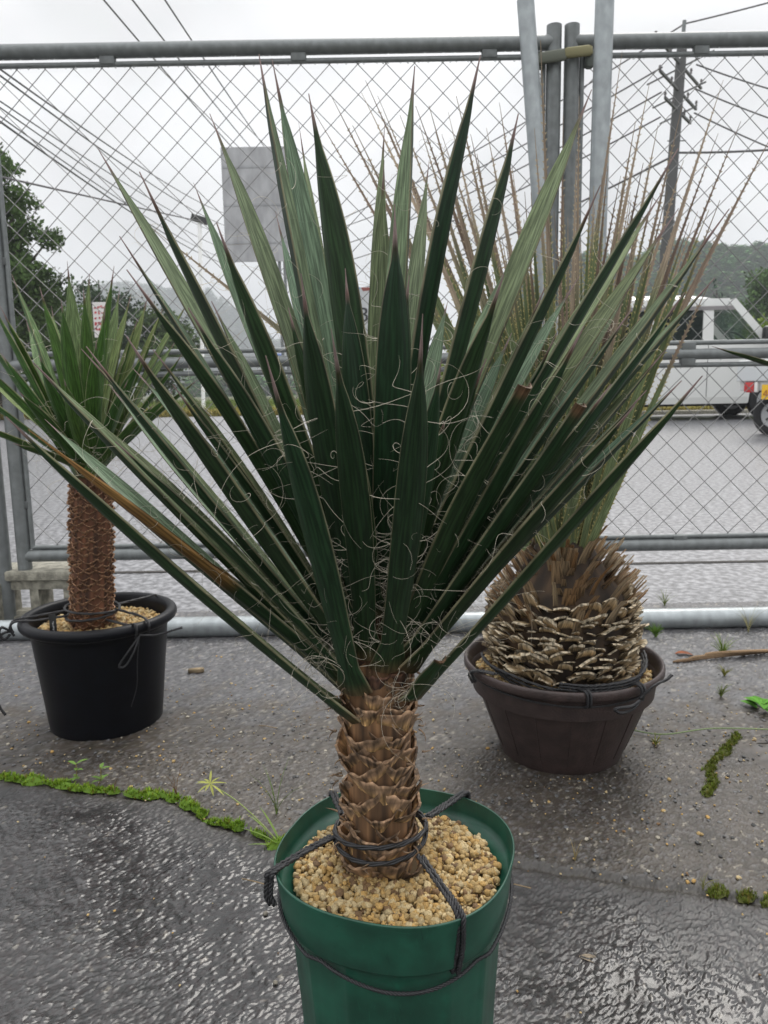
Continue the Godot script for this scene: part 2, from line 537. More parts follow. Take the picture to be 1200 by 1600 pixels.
func scar_mesh(w: float, h: float, out: float, sd: int, lip: Color, field: Color) -> ArrayMesh:
	# the stub of an old leaf base: clasps the stem, its torn lip stands proud
	var mb := MB.new()
	var r := RandomNumberGenerator.new()
	r.seed = sd
	var ph := r.randf() * 6.0
	var cols := 13
	var rows := 7
	for back in 2:
		var f := mb.v.size()
		for i in rows:
			var v := float(i) / (rows - 1)
			for j in cols:
				var u := -1.0 + 2.0 * j / (cols - 1)
				var jag := 0.14 * sin(u * 6.0 + ph) + 0.12 * sin(u * 15.0 + ph * 2.0)
				var hw := w * 0.5 * (0.55 + 0.45 * sqrt(v) + 0.03 * jag)
				var y := h * (v * (1.0 + jag * v * 0.6)) + h * 0.62 * u * u - h * 0.3
				var o := out * (0.15 + 0.85 * pow(v, 1.5)) * (1.0 - 0.30 * u * u) + out * 0.25 * jag * v
				o -= 0.24 * w * u * u
				if back == 1:
					o -= out * 0.22
				var col := field.lerp(lip, ss(0.35, 0.62, v) * (1.0 if back == 0 else 0.4))
				col = col.lerp(lip * 1.7, ss(0.86, 1.0, v) * 0.8)
				col = col * (0.8 + 0.35 * sin(u * 5.0 + v * 9.0 + ph) * sin(u * 13.0 + ph))
				mb.p(Vector3(u * hw, y, o), Color(maxf(col.r, 0.01), maxf(col.g, 0.008), maxf(col.b, 0.005)), Vector2(u * 0.3 + ph, v * 0.4))
		mb.grid(rows, cols, f)
	for j in cols - 1:
		var a := (rows - 1) * cols + j
		var b := a + rows * cols
		mb.quad(a, b, b + 1, a + 1)
	return mb.mesh(M.bark)

func stem(root: Node3D, pts: PackedVector3Array, radii: PackedFloat32Array, col: Color) -> void:
	var mb := MB.new()
	mb.tube(pts, radii, 20, col)
	part(root, "stem", mb.mesh(M.bark))

func yucca(root: Node3D, table: Array, axis: Vector3, outer: Color, inner: Color, n_thread: int, long: float, fat: float) -> void:
	for d in table:
		var mb := MB.new()
		var e := leaf_mesh(mb, Vector3(d[0], d[1], d[2]) - root.position, Vector3(d[3], d[4], d[5]) - root.position, axis - root.position, d[6] * 0.001, d[7], outer, inner, between(-0.03, 0.045))
		var o := part(root, "leaf", mb.mesh(M.leaf))
		if d[7] == 2:
			o.set_meta("label", "leaf dried brown over its outer half")
		elif d[7] == 3:
			o.set_meta("label", "leaf cut short with a brown end")
		var th := MB.new()
		threads(th, e, n_thread, long, fat)
		part(o, "leaf_threads", th.mesh(M.thread), Transform3D.IDENTITY, "stuff")

const FRONT_LEAVES := [
	[-0.027,0.588,-0.712,-0.259,1.026,-0.756,23.1,0], [-0.024,0.598,-0.701,-0.198,0.983,-0.676,27.7,0], [-0.025,0.623,-0.723,-0.188,1.012,-0.826,18.5,0], [-0.024,0.608,-0.688,-0.124,0.929,-0.616,27.7,0],
	[-0.023,0.624,-0.722,-0.164,1.071,-0.806,23.1,0], [-0.031,0.578,-0.706,-0.228,0.938,-0.706,18.5,0], [-0.032,0.579,-0.692,-0.192,0.894,-0.606,23.1,0], [-0.035,0.558,-0.689,-0.189,0.843,-0.586,27.7,0],
	[-0.03,0.581,-0.686,-0.142,0.863,-0.586,23.9,0], [-0.036,0.549,-0.699,-0.242,0.84,-0.646,23.9,0], [-0.036,0.539,-0.708,-0.277,0.843,-0.726,16.2,0], [-0.039,0.529,-0.701,-0.291,0.828,-0.656,27.7,0],
	[-0.037,0.53,-0.714,-0.303,0.788,-0.786,23.1,0], [-0.033,0.492,-0.696,-0.294,0.785,-0.606,27.7,0], [-0.036,0.526,-0.7,-0.296,0.773,-0.646,23.9,2], [-0.037,0.513,-0.708,-0.289,0.735,-0.726,20.0,0],
	[-0.033,0.561,-0.717,-0.256,0.827,-0.806,18.5,0], [-0.031,0.525,-0.678,-0.076,0.824,-0.516,23.7,1], [-0.019,0.559,-0.676,-0.032,0.84,-0.506,23.0,1], [-0.024,0.599,-0.678,-0.056,0.883,-0.566,26.2,0],
	[-0.019,0.626,-0.712,-0.102,1.092,-0.726,26.9,0], [-0.016,0.63,-0.723,-0.096,1.104,-0.766,26.2,0], [-0.015,0.634,-0.733,-0.082,1.078,-0.856,13.9,0], [-0.009,0.633,-0.684,-0.054,1.034,-0.656,30.8,0],
	[-0.01,0.633,-0.735,-0.041,0.993,-0.846,14.6,0], [-0.006,0.646,-0.736,0.008,1.075,-0.846,16.9,0], [-0.002,0.634,-0.677,0.012,0.938,-0.606,30.8,1], [-0.001,0.635,-0.724,0.034,1.084,-0.736,29.3,0],
	[0.001,0.646,-0.734,0.054,1.038,-0.856,18.5,0], [0.003,0.629,-0.7,0.086,1.072,-0.686,32.3,0], [0.001,0.547,-0.676,0.027,0.848,-0.506,23.7,1], [0.006,0.629,-0.699,0.116,1.023,-0.676,30.8,0],
	[0.011,0.597,-0.681,0.088,0.88,-0.566,27.7,0], [0.012,0.625,-0.713,0.197,1.069,-0.756,29.3,0], [0.013,0.628,-0.726,0.178,0.987,-0.866,26.2,0], [0.015,0.611,-0.697,0.177,0.959,-0.646,25.4,0],
	[0.018,0.597,-0.703,0.249,0.994,-0.676,23.9,0], [0.017,0.599,-0.716,0.284,0.992,-0.806,23.9,0], [0.018,0.588,-0.712,0.285,0.966,-0.766,23.9,0], [0.022,0.57,-0.706,0.307,0.952,-0.706,23.9,0],
	[0.022,0.566,-0.699,0.248,0.875,-0.646,23.9,0], [0.024,0.556,-0.71,0.314,0.899,-0.746,22.3,0], [0.019,0.57,-0.688,0.151,0.845,-0.586,25.4,0], [0.016,0.569,-0.684,0.107,0.802,-0.576,27.7,3],
	[0.02,0.558,-0.688,0.151,0.787,-0.586,25.4,3], [0.025,0.549,-0.703,0.26,0.804,-0.676,21.6,0], [0.027,0.514,-0.695,0.249,0.807,-0.606,26.2,0], [0.023,0.545,-0.688,0.184,0.786,-0.566,26.9,0],
	[0.024,0.518,-0.684,0.048,0.566,-0.646,23.1,3], [0.007,0.633,-0.732,0.073,0.894,-0.856,21.6,0], [-0.007,0.639,-0.736,-0.022,0.89,-0.806,23.1,0], [-0.016,0.634,-0.731,-0.111,0.992,-0.866,18.5,0],
	[0.014,0.61,-0.723,0.134,0.856,-0.806,23.1,0], [-0.032,0.563,-0.711,-0.129,0.802,-0.726,20.0,0], [0.018,0.573,-0.718,0.183,0.828,-0.786,21.6,0], [-0.012,0.599,-0.676,-0.026,0.786,-0.606,26.2,0],
	[0.007,0.597,-0.68,0.051,0.784,-0.606,24.6,0], [-0.026,0.574,-0.698,-0.083,0.785,-0.686,23.1,0], [-0.004,0.646,-0.735,0.006,1.014,-0.766,23.1,0], [-0.034,0.565,-0.706,-0.205,0.84,-0.706,20.0,0],
	[-0.039,0.531,-0.712,-0.319,0.805,-0.766,21.6,0], [-0.032,0.562,-0.696,-0.173,0.808,-0.646,21.6,0], [-0.028,0.584,-0.687,-0.129,0.827,-0.606,23.1,0], [-0.022,0.61,-0.701,-0.116,0.873,-0.686,21.6,0],
	[-0.038,0.513,-0.716,-0.36,0.776,-0.826,20.0,0], [-0.036,0.542,-0.716,-0.282,0.811,-0.806,20.0,0], [-0.036,0.532,-0.693,-0.21,0.764,-0.606,20.0,0], [0.019,0.586,-0.716,0.263,0.917,-0.806,23.1,0],
	[0.021,0.571,-0.703,0.217,0.865,-0.686,23.1,0], [0.024,0.553,-0.71,0.271,0.834,-0.746,21.6,0], [0.014,0.61,-0.7,0.14,0.884,-0.676,23.1,0], [0.023,0.554,-0.697,0.19,0.802,-0.646,23.1,0],
	[0.025,0.542,-0.706,0.24,0.796,-0.706,20.0,0], [0.017,0.591,-0.721,0.207,0.914,-0.826,23.1,0], [0.025,0.54,-0.694,0.173,0.751,-0.626,21.6,0], [0.01,0.584,-0.684,0.081,0.823,-0.606,23.1,0],
	[0,0.616,-0.678,0.023,0.889,-0.626,24.6,0], [-0.012,0.616,-0.678,-0.028,0.898,-0.646,24.6,0], [-0.019,0.602,-0.686,-0.075,0.868,-0.646,23.1,0], [0.005,0.58,-0.677,0.042,0.821,-0.546,20.5,0],
	[0.023,0.56,-0.719,0.28,0.829,-0.846,20.0,0], [0.016,0.584,-0.702,0.153,0.847,-0.686,21.6,0], [-0.026,0.587,-0.717,-0.163,0.888,-0.766,20.0,0], [-0.021,0.61,-0.727,-0.112,0.923,-0.806,20.0,0]]
const LEFT_LEAVES := [
	[-0.706,0.611,-1.8,-0.831,1.074,-1.8,35.1,0], [-0.684,0.615,-1.76,-0.736,1.034,-1.72,35.1,0], [-0.707,0.622,-1.84,-0.716,1.105,-1.832,37.800000000000004,0], [-0.679,0.615,-1.76,-0.66,0.997,-1.64,35.1,0],
	[-0.702,0.622,-1.84,-0.673,1.078,-1.848,35.1,0], [-0.682,0.611,-1.8,-0.599,1.087,-1.8,37.800000000000004,0], [-0.695,0.622,-1.84,-0.631,1.056,-1.928,32.400000000000006,0], [-0.692,0.622,-1.84,-0.589,1.037,-1.88,32.400000000000006,0],
	[-0.688,0.622,-1.84,-0.563,1.04,-1.928,32.400000000000006,0], [-0.684,0.622,-1.84,-0.51,1.005,-1.864,32.400000000000006,0], [-0.678,0.622,-1.84,-0.456,1.022,-1.896,29.700000000000003,0], [-0.678,0.645,-1.84,-0.464,0.893,-1.832,29.700000000000003,0],
	[-0.693,0.615,-1.76,-0.833,0.997,-1.736,35.1,0], [-0.691,0.638,-1.76,-0.809,0.892,-1.672,35.1,0], [-0.696,0.615,-1.76,-0.845,1.009,-1.72,35.1,0], [-0.699,0.616,-1.76,-0.908,0.974,-1.768,35.1,0],
	[-0.7,0.638,-1.76,-0.916,0.84,-1.704,35.1,0], [-0.699,0.638,-1.76,-0.863,0.891,-1.64,32.400000000000006,0], [-0.661,0.633,-1.8,-0.423,0.833,-1.8,29.700000000000003,0], [-0.659,0.637,-1.76,-0.486,0.883,-1.608,32.400000000000006,0],
	[-0.683,0.637,-1.76,-0.688,0.885,-1.576,32.400000000000006,0], [-0.67,0.637,-1.76,-0.582,0.911,-1.608,35.1,0], [-0.687,0.637,-1.76,-0.719,0.81,-1.544,32.400000000000006,0], [-0.652,0.637,-1.76,-0.458,0.805,-1.704,29.700000000000003,0],
	[-0.705,0.622,-1.84,-0.784,0.996,-2.04,32.400000000000006,0], [-0.717,0.622,-1.84,-0.916,0.998,-2.04,32.400000000000006,0], [-0.698,0.622,-1.84,-0.702,0.995,-2.04,32.400000000000006,0], [-0.702,0.638,-1.76,-0.886,0.76,-1.608,32.400000000000006,0],
	[-0.689,0.638,-1.76,-0.71,0.712,-1.48,29.700000000000003,0], [-0.656,0.637,-1.76,-0.473,0.779,-1.608,27.0,0], [-0.711,0.622,-1.84,-0.814,1.02,-1.96,29.700000000000003,0], [-0.691,0.622,-1.84,-0.563,0.974,-1.832,29.700000000000003,0],
	[-0.669,0.615,-1.76,-0.569,0.982,-1.64,29.700000000000003,0], [-0.674,0.615,-1.76,-0.636,1.03,-1.704,32.400000000000006,0], [-0.725,0.646,-1.84,-0.949,0.843,-1.88,29.700000000000003,0], [-0.683,0.637,-1.76,-0.725,0.783,-1.64,27.0,0],
	[-0.662,0.637,-1.76,-0.522,0.832,-1.608,27.0,0], [-0.68,0.645,-1.84,-0.511,0.931,-1.96,27.0,0], [-0.72,0.646,-1.84,-0.931,0.954,-1.96,29.700000000000003,0], [-0.677,0.637,-1.76,-0.628,0.833,-1.544,29.700000000000003,0]]
const SWORD_LEAVES := [
	[0.297,0.473,-1.57,-0.43,1.111,-1.52,21], [0.369,0.471,-1.67,-0.145,1.438,-1.905,15], [0.357,0.455,-1.67,-0.101,1.449,-1.836,19], [0.344,0.458,-1.57,-0.048,1.31,-1.595,21],
	[0.374,0.477,-1.67,-0.032,1.417,-1.729,21], [0.377,0.47,-1.67,-0.026,1.511,-1.917,21], [0.354,0.455,-1.57,0.021,1.29,-1.552,19], [0.369,0.497,-1.57,0.073,1.327,-1.547,17],
	[0.356,0.43,-1.67,0.097,1.402,-1.887,19], [0.346,0.46,-1.57,0.096,1.318,-1.519,21], [0.378,0.434,-1.67,0.124,1.345,-1.751,13], [0.36,0.496,-1.57,0.116,1.255,-1.478,17],
	[0.358,0.466,-1.57,0.137,1.298,-1.419,15], [0.345,0.498,-1.57,0.182,1.291,-1.598,19], [0.338,0.461,-1.57,0.18,1.221,-1.479,19], [0.365,0.482,-1.57,0.288,1.4,-1.456,13],
	[0.383,0.444,-1.67,0.568,1.563,-1.916,17], [0.377,0.472,-1.67,0.297,1.193,-1.643,13], [0.395,0.484,-1.67,0.34,1.355,-1.773,15], [0.373,0.467,-1.57,0.446,1.251,-1.415,17],
	[0.433,0.463,-1.67,0.607,1.356,-1.771,19], [0.41,0.467,-1.57,0.546,1.294,-1.47,13], [0.392,0.481,-1.57,0.603,1.238,-1.605,15], [0.374,0.488,-1.57,0.468,1.188,-1.434,17],
	[0.428,0.484,-1.67,0.812,1.504,-1.934,21], [0.43,0.466,-1.67,0.676,1.292,-1.622,17], [0.412,0.464,-1.57,0.698,1.298,-1.573,13], [0.409,0.464,-1.67,0.79,1.3,-1.622,19],
	[0.394,0.475,-1.67,0.588,1.443,-1.779,17], [0.393,0.498,-1.57,0.42,1.197,-1.484,13], [0.364,0.477,-1.57,0.423,1.162,-1.415,17], [0.36,0.446,-1.67,0.002,1.439,-1.811,13],
	[0.353,0.493,-1.57,0.045,1.334,-1.616,15], [0.361,0.453,-1.67,0.164,1.432,-1.897,17], [0.383,0.475,-1.67,0.242,1.371,-1.818,21], [0.4,0.448,-1.67,0.274,1.431,-1.841,21],
	[0.388,0.44,-1.67,0.427,1.296,-1.754,17], [0.385,0.453,-1.67,0.383,1.353,-1.689,13], [0.362,0.453,-1.57,0.468,1.109,-1.443,21], [0.419,0.453,-1.57,0.585,0.98,-1.407,15],
	[0.428,0.442,-1.67,0.703,1.137,-1.923,17], [0.427,0.435,-1.67,0.513,1.19,-1.646,17], [0.378,0.439,-1.67,0.503,1.217,-1.875,21], [0.39,0.473,-1.57,0.313,1.111,-1.441,13],
	[0.387,0.472,-1.67,0.277,1.252,-1.68,13], [0.406,0.45,-1.67,0.234,1.16,-1.657,17], [0.381,0.439,-1.67,0.205,1.236,-1.872,13], [0.422,0.438,-1.67,0.693,1.172,-1.75,15],
	[0.418,0.478,-1.67,0.445,1.431,-1.811,13]]

func front_yucca() -> void:
	var base := Vector3(-0.009, 0.30, -0.706)
	var root := thing("yucca_plant", "large yucca of stiff dark green leaves with curly white threads, in the green pot", "yucca", base)
	var pts := PackedVector3Array()
	var rad := PackedFloat32Array()
	for i in 12:
		var t := i / 11.0
		pts.append(Vector3(0.0, t * 0.36, 0.0))
		rad.append(0.0315 - 0.013 * ss(0.65, 1.0, t))
	stem(root, pts, rad, Color(0.26, 0.14, 0.065))
	var kinds := []
	for i in 5:
		kinds.append(scar_mesh(0.056, 0.0185, 0.0108, 50 + i, Color(0.42, 0.265, 0.16), Color(0.74, 0.45, 0.19)))
	for j in 13:
		var y := 0.022 + j * 0.0158
		for i in 5:
			var a := TAU * (i + 0.5 * (j % 2)) / 5.0 + between(-0.22, 0.22)
			var s := between(0.80, 1.22)
			if rng.randf() < 0.05:
				continue
			var b := Basis(Vector3.UP, a) * Basis(Vector3.RIGHT, between(-0.15, 0.12)) * Basis(Vector3.BACK, between(-0.2, 0.2))
			part(root, "leaf_scar", kinds[rng.randi() % 5], Transform3D(b.scaled(Vector3(s, s, between(0.8, 1.35))), Basis(Vector3.UP, a) * Vector3(0, y + between(-0.004, 0.004), 0.0295)))
	var shred := MB.new()
	for i in 70:
		var a := rng.randf() * TAU
		var q := Vector3(cos(a) * 0.042, between(0.03, 0.24), sin(a) * 0.042)
		var d := Vector3(cos(a), between(-0.5, 0.6), sin(a)).normalized()
		var pts2 := PackedVector3Array()
		var ax := Vector3(between(-1, 1), between(-1, 1), between(-1, 1)).normalized()
		for k in 7:
			pts2.append(q)
			q += d * between(0.0015, 0.0032)
			d = d.rotated(ax, between(0.1, 0.5))
		shred.tube(pts2, fs([0.0012, 0.0011, 0.0009, 0.0007, 0.0005, 0.0003, 0.0002]), 4, Color(0.40, 0.27, 0.17) * between(0.5, 1.2))
	part(root, "frayed_fibre", shred.mesh(M.bark), Transform3D.IDENTITY, "stuff")
	var husk := []
	for i in 3:
		husk.append(scar_mesh(0.042, 0.017, 0.010, 80 + i, Color(0.13, 0.065, 0.04), Color(0.10, 0.055, 0.035)))
	for j in 6:
		for i in 6:
			var a := TAU * (i + 0.5 * (j % 2)) / 6.0 + between(-0.2, 0.2)
			var r := 0.0285 - j * 0.002
			part(root, "leaf_scar", husk[rng.randi() % 3], Transform3D(Basis(Vector3.UP, a) * Basis(Vector3.RIGHT, -0.2), Basis(Vector3.UP, a) * Vector3(0, 0.226 + j * 0.016, r)))
	yucca(root, FRONT_LEAVES, Vector3(-0.009, 0.5, -0.706), Color(0.0195, 0.048, 0.0195), Color(0.21, 0.285, 0.17), 24, 0.055, 0.00017)
	# loose tangle of threads in the heart of the rosette
	var th := MB.new()
	for i in 150:
		var a := rng.randf() * TAU
		var y := between(0.22, 0.40)
		var q: Vector3 = Vector3(cos(a), 0, sin(a)) * between(0.03, 0.075) + Vector3(0, y, 0)
		var d := Vector3(cos(a), between(0, 0.8), sin(a)).normalized()
		threads(th, [[q, q, d, Vector3.UP, d], [q, q, d, Vector3.UP, d], [q, q, d, Vector3.UP, d], [q, q, d, Vector3.UP, d], [q, q, d, Vector3.UP, d], [q, q, d, Vector3.UP, d], [q, q, d, Vector3.UP, d], [q, q, d, Vector3.UP, d], [q, q, d, Vector3.UP, d]], 1, 0.062, 0.00018)
	part(root, "thread_tangle", th.mesh(M.thread), Transform3D.IDENTITY, "stuff")

func left_yucca() -> void:
	var base := Vector3(-0.713, 0.24, -1.80)
	var root := thing("yucca_plant", "yucca with a slender scaly red brown trunk, standing in the black pot", "yucca", base)
	var pts := PackedVector3Array()
	var rad := PackedFloat32Array()
	for i in 12:
		var t := i / 11.0
		pts.append(Vector3(0.03 * t, t * 0.42, 0.0))
		rad.append(0.046 - 0.018 * ss(0.75, 1.0, t))
	stem(root, pts, rad, Color(0.20, 0.085, 0.04))
	var kinds := []
	for i in 4:
		kinds.append(scar_mesh(0.040, 0.0115, 0.0115, 20 + i, Color(0.47, 0.27, 0.155), Color(0.29, 0.13, 0.062)))
	for j in 24:
		var y := 0.012 + j * 0.0145
		for i in 11:
			var a := TAU * (i + 0.5 * (j % 2)) / 11.0 + between(-0.08, 0.08)
			var s := between(0.85, 1.15)
			part(root, "leaf_scar", kinds[rng.randi() % 4], Transform3D((Basis(Vector3.UP, a) * Basis(Vector3.RIGHT, between(-0.1, 0.3))).scaled(Vector3(s, s, s)), Vector3(0.03 * y / 0.42, y + between(-0.003, 0.003), 0) + Basis(Vector3.UP, a) * Vector3(0, 0, 0.0425)))
	yucca(root, LEFT_LEAVES, Vector3(-0.69, 0.6, -1.80), Color(0.068, 0.150, 0.032), Color(0.23, 0.32, 0.13), 7, 0.08, 0.00034)

func sword_leaf(mb: MB, b: Vector3, t: Vector3, w: float, green := 0.6) -> void:
	var len := b.distance_to(t)
	var dir := (t - b).normalized()
	var side := dir.cross(Vector3(between(-0.5, 0.5), 0.2, 1)).normalized()
	var n := side.cross(dir)
	var ctrl := (b + t) / 2.0 + Vector3(0, 0.03 * len, 0) + n * between(-0.03, 0.03)
	var tip_from := green + between(-0.10, 0.12)
	var tone := between(0.7, 1.25)
	var rows := 30
	var f := mb.v.size()
	var e := []
	var brown := Color(0.46, 0.37, 0.27).lerp(Color(0.25, 0.18, 0.14), pow(rng.randf(), 1.5))
	for i in rows:
		var s := float(i) / (rows - 1)
		var q := b.lerp(ctrl, s).lerp(ctrl.lerp(t, s), s)
		var k := w * 0.5 * (1.0 if s < 0.4 else pow(1.0 - (s - 0.4) / 0.6, 1.25)) * (1.15 - 0.25 * s) * (1.0 + between(-0.06, 0.06)) + 0.0005
		var dry := ss(tip_from - 0.08, tip_from + 0.06, s)
		var col := (Color(0.175, 0.225, 0.11) * tone).lerp(brown * tone, dry)
		var edge := Color(0.34, 0.30, 0.11).lerp(brown * 0.9, dry)
		mb.p(q - side * k + n * k * 0.35, edge, Vector2(0, s * 2))
		mb.p(q - side * k * 0.75 + n * k * 0.18, col, Vector2(0.15, s * 2))
		mb.p(q, col * 0.9, Vector2(0.5, s * 2))
		mb.p(q + side * k * 0.75 + n * k * 0.18, col, Vector2(0.85, s * 2))
		mb.p(q + side * k + n * k * 0.35, edge, Vector2(1, s * 2))
		e.append([q, side * k, n * k * 0.35, edge])
	mb.grid(rows, 5, f)
	for i in range(2, rows - 3):
		for k in 2:
			var g: float = 1.0 if k == 0 else -1.0
			for m in 2:
				var o: Vector3 = e[i][0].lerp(e[i + 1][0], 0.5 * m + between(0, 0.2))
				var q: Vector3 = o + e[i][1] * g + e[i][2]
				var z := mb.p(q - dir * 0.002, e[i][3])
				mb.tri(z, mb.p(q + dir * 0.0025, e[i][3]), mb.p(q + e[i][1].normalized() * g * between(0.002, 0.004) + dir * 0.003, Color(0.45, 0.40, 0.22)))

func sword_plant() -> void:
	var base := Vector3(0.386, 0.17, -1.62)
	var root := thing("sword_leaved_plant", "plant with a bulbous trunk of pale clipped leaf bases and tall brown-tipped saw-edged leaves", "desert plant", base)
	var prof := [[0.0, 0.125], [0.03, 0.145], [0.08, 0.160], [0.13, 0.155], [0.17, 0.146], [0.21, 0.122], [0.25, 0.092], [0.30, 0.062], [0.36, 0.03]]
	var pts := PackedVector3Array()
	var rad := PackedFloat32Array()
	for q in prof:
		pts.append(Vector3(0, q[0], 0))
		rad.append(q[1] * 0.93)
	stem(root, pts, rad, Color(0.07, 0.042, 0.022))
	var chip := []
	for k in 6:
		var mb := MB.new()
		var f := 0
		var curl := between(-0.15, 0.5)
		var tone := between(0.75, 1.2)
		for back in 2:
			f = mb.v.size()
			for i in 5:
				var s := i / 4.0
				for j in 5:
					var u := -1.0 + j / 2.0
					var jag := between(-0.006, 0.005) if i == 4 else between(-0.0006, 0.0006)
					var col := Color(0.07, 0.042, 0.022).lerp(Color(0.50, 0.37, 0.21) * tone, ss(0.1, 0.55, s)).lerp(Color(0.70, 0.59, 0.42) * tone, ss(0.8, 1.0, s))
					mb.p(Vector3(u * 0.0140 * (1.15 - 0.22 * s) * tone, 0.008 * s * s * curl * 2.0 - 0.004 * u * u * (0.3 + curl) + (0.0030 if back == 0 else 0.0), -0.012 + 0.036 * s + jag - 0.006 * u * u * s), col, Vector2(u * 0.2, s * 0.3))
			mb.grid(5, 5, f)
		for j in 4:
			mb.quad(20 + j, 45 + j, 46 + j, 21 + j)
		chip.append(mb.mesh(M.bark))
	var rest := MB.new()
	for j in 13:
		var y := 0.008 + j * 0.0146
		var i2 := 0
		while i2 < prof.size() - 2 and prof[i2 + 1][0] < y:
			i2 += 1
		var r: float = lerpf(prof[i2][1], prof[i2 + 1][1], (y - prof[i2][0]) / (prof[i2 + 1][0] - prof[i2][0]))
		var n := int(TAU * r / 0.0295)
		for i in n:
			var a := TAU * (i + 0.5 * (j % 2)) / n + between(-0.07, 0.07)
			var s := between(0.65, 1.45)
			var b := (Basis(Vector3.UP, a + between(-0.25, 0.25)) * Basis(Vector3.RIGHT, -between(0.10, 0.80) - 0.05 * maxf(j - 9, 0)) * Basis(Vector3.BACK, between(-0.35, 0.35))).scaled(Vector3(s, s, s))
			var at := Basis(Vector3.UP, a) * Vector3(0, y + between(-0.005, 0.005), r * 0.93)
			if cos(a) > -0.05:
				part(root, "leaf_base", chip[rng.randi() % 6], Transform3D(b, at))
			else:
				rest.box(at, Vector3(0.026, 0.004, 0.05), Color(0.3, 0.22, 0.13), b)
	part(root, "leaf_base_mass", rest.mesh(M.bark), Transform3D.IDENTITY, "stuff")
	# upright torn fibres above the clipped bases
	for i in 240:
		var mb := MB.new()
		var a := rng.randf() * TAU
		var r := between(0.055, 0.145)
		var y := 0.30 - (r - 0.055) * 1.6
		var d := Vector3(cos(a) * 0.35, 1, sin(a) * 0.35).normalized()
		var q := Vector3(cos(a) * r, y - 0.02, sin(a) * r)
		var tan := Vector3(-sin(a), 0, cos(a))
		var w := between(0.005, 0.015)
		var h := between(0.03, 0.075)
		var col := Color(0.36, 0.19, 0.07).lerp(Color(0.50, 0.39, 0.25), rng.randf())
		var f := mb.v.size()
		for k in 4:
			var s := k / 3.0
			var o := q + d * h * s + Vector3(cos(a), 0, sin(a)) * 0.02 * s * s
			for u in [-1.0, 0.0, 1.0]:
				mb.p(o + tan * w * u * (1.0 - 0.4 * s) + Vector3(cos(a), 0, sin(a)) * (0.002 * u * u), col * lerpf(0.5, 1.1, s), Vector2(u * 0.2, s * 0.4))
		mb.grid(4, 3, f)
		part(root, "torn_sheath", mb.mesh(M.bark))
	for d in SWORD_LEAVES:
		var mb := MB.new()
		sword_leaf(mb, Vector3(d[0], d[1], d[2]) - base, Vector3(d[3], d[4], d[5]) - base, d[6] * 0.001)
		part(root, "leaf", mb.mesh(M.blade))
	for i in 84:  # shorter green leaves in the middle of the fan
		var mb := MB.new()
		var a := rng.randf() * TAU
		var lean := pow(rng.randf(), 0.7) * 0.42
		var d := Vector3(cos(a) * sin(lean), cos(lean), sin(a) * sin(lean))
		sword_leaf(mb, Vector3(cos(a) * 0.04, 0.28 + between(-0.02, 0.03), sin(a) * 0.04), d * between(0.42, 0.80) + Vector3(0, 0.28, 0), between(0.013, 0.021), 0.85)
		part(root, "leaf", mb.mesh(M.blade))

# ---------------------------------------------------------------- pots
func pebble_mesh(sd: int) -> ArrayMesh:
	var mb := MB.new()
	var r := RandomNumberGenerator.new()
	r.seed = sd
	var rings := 5
	var n := 7
	var bumps := []
	for i in rings * n:
		bumps.append(r.randf_range(0.62, 1.2))
	for i in rings:
		var e := PI * (i / float(rings - 1)) - PI / 2.0
		for j in n:
			var a := TAU * j / n
			var k: float = bumps[i * n + (j if i > 0 and i < rings - 1 else 0)]
			mb.p(Vector3(cos(a) * cos(e), sin(e) * 0.8, sin(a) * cos(e)) * 0.5 * k, grey(1), Vector2(j, i) * 0.2)
	mb.grid(rings, n, 0, true)
	return mb.mesh(M.pumice)

func pebble_tint() -> Color:
	var k := rng.randf()
	var c := Color(0.48, 0.33, 0.135)
	if k < 0.28:
		c = Color(0.58, 0.45, 0.24)
	elif k < 0.42:
		c = Color(0.20, 0.115, 0.05)
	elif k < 0.62:
		c = Color(0.50, 0.31, 0.10)
	return c * between(0.75, 1.15)

func gravel(label: String, at: Vector3, r0: float, r1: float, count: int, size: float, layers: int, heap: float, squash := 1.0) -> void:
	var root := Node3D.new()
	root.name = numbered("pumice_gravel")
	add_child(root)
	root.position = at
	tag(root, label, "gravel", "", "stuff")
	var d := MB.new()
	d.lathe(p2([r1 * 0.97, -0.02, r1 * 0.97, -0.004, r1 * 0.5, heap - 0.004, 0.0, heap - 0.004]), 32, Color(0.10, 0.065, 0.03))
	part(root, "soil", d.mesh(M.matt), Transform3D.IDENTITY, "stuff")
	for k in 3:
		var where: Array[Transform3D] = []
		var tints := PackedColorArray()
		for i in count / 3:
			var a := rng.randf() * TAU
			var r := sqrt(lerpf(r0 * r0, r1 * r1, rng.randf()))
			var s := size * between(0.6, 1.5) * (1.0 if rng.randf() > 0.25 else 0.5)
			var b := Basis.from_euler(Vector3(between(-3, 3), between(-3, 3), between(-3, 3))).scaled(Vector3(s, s * 0.85, s * between(0.9, 1.35)))
			where.append(Transform3D(b, Vector3(cos(a) * r, heap * (1.0 - r / r1) + between(-0.35, 0.35) * size * layers, sin(a) * r * squash)))
			tints.append(pebble_tint())
		scatter(root, "pebbles", pebble_mesh(90 + k), where, tints)

func rope(mb: MB, pts: PackedVector3Array, r: float, pitch := 0.012) -> void:
	var n := pts.size()
	for k in 3:
		var o := PackedVector3Array()
		var run := 0.0
		for i in n:
			var d := (pts[mini(i + 1, n - 1)] - pts[maxi(i - 1, 0)]).normalized()
			var s := d.cross(Vector3(0.13, 0.97, 0.2)).normalized()
			var u := d.cross(s)
			if i > 0:
				run += pts[i].distance_to(pts[i - 1])
			var w := TAU * (run / pitch + k / 3.0)
			o.append(pts[i] + (s * cos(w) + u * sin(w)) * r * 0.55)
		mb.tube(o, fs([r * 0.58]), 6, grey(between(0.75, 1.5)))

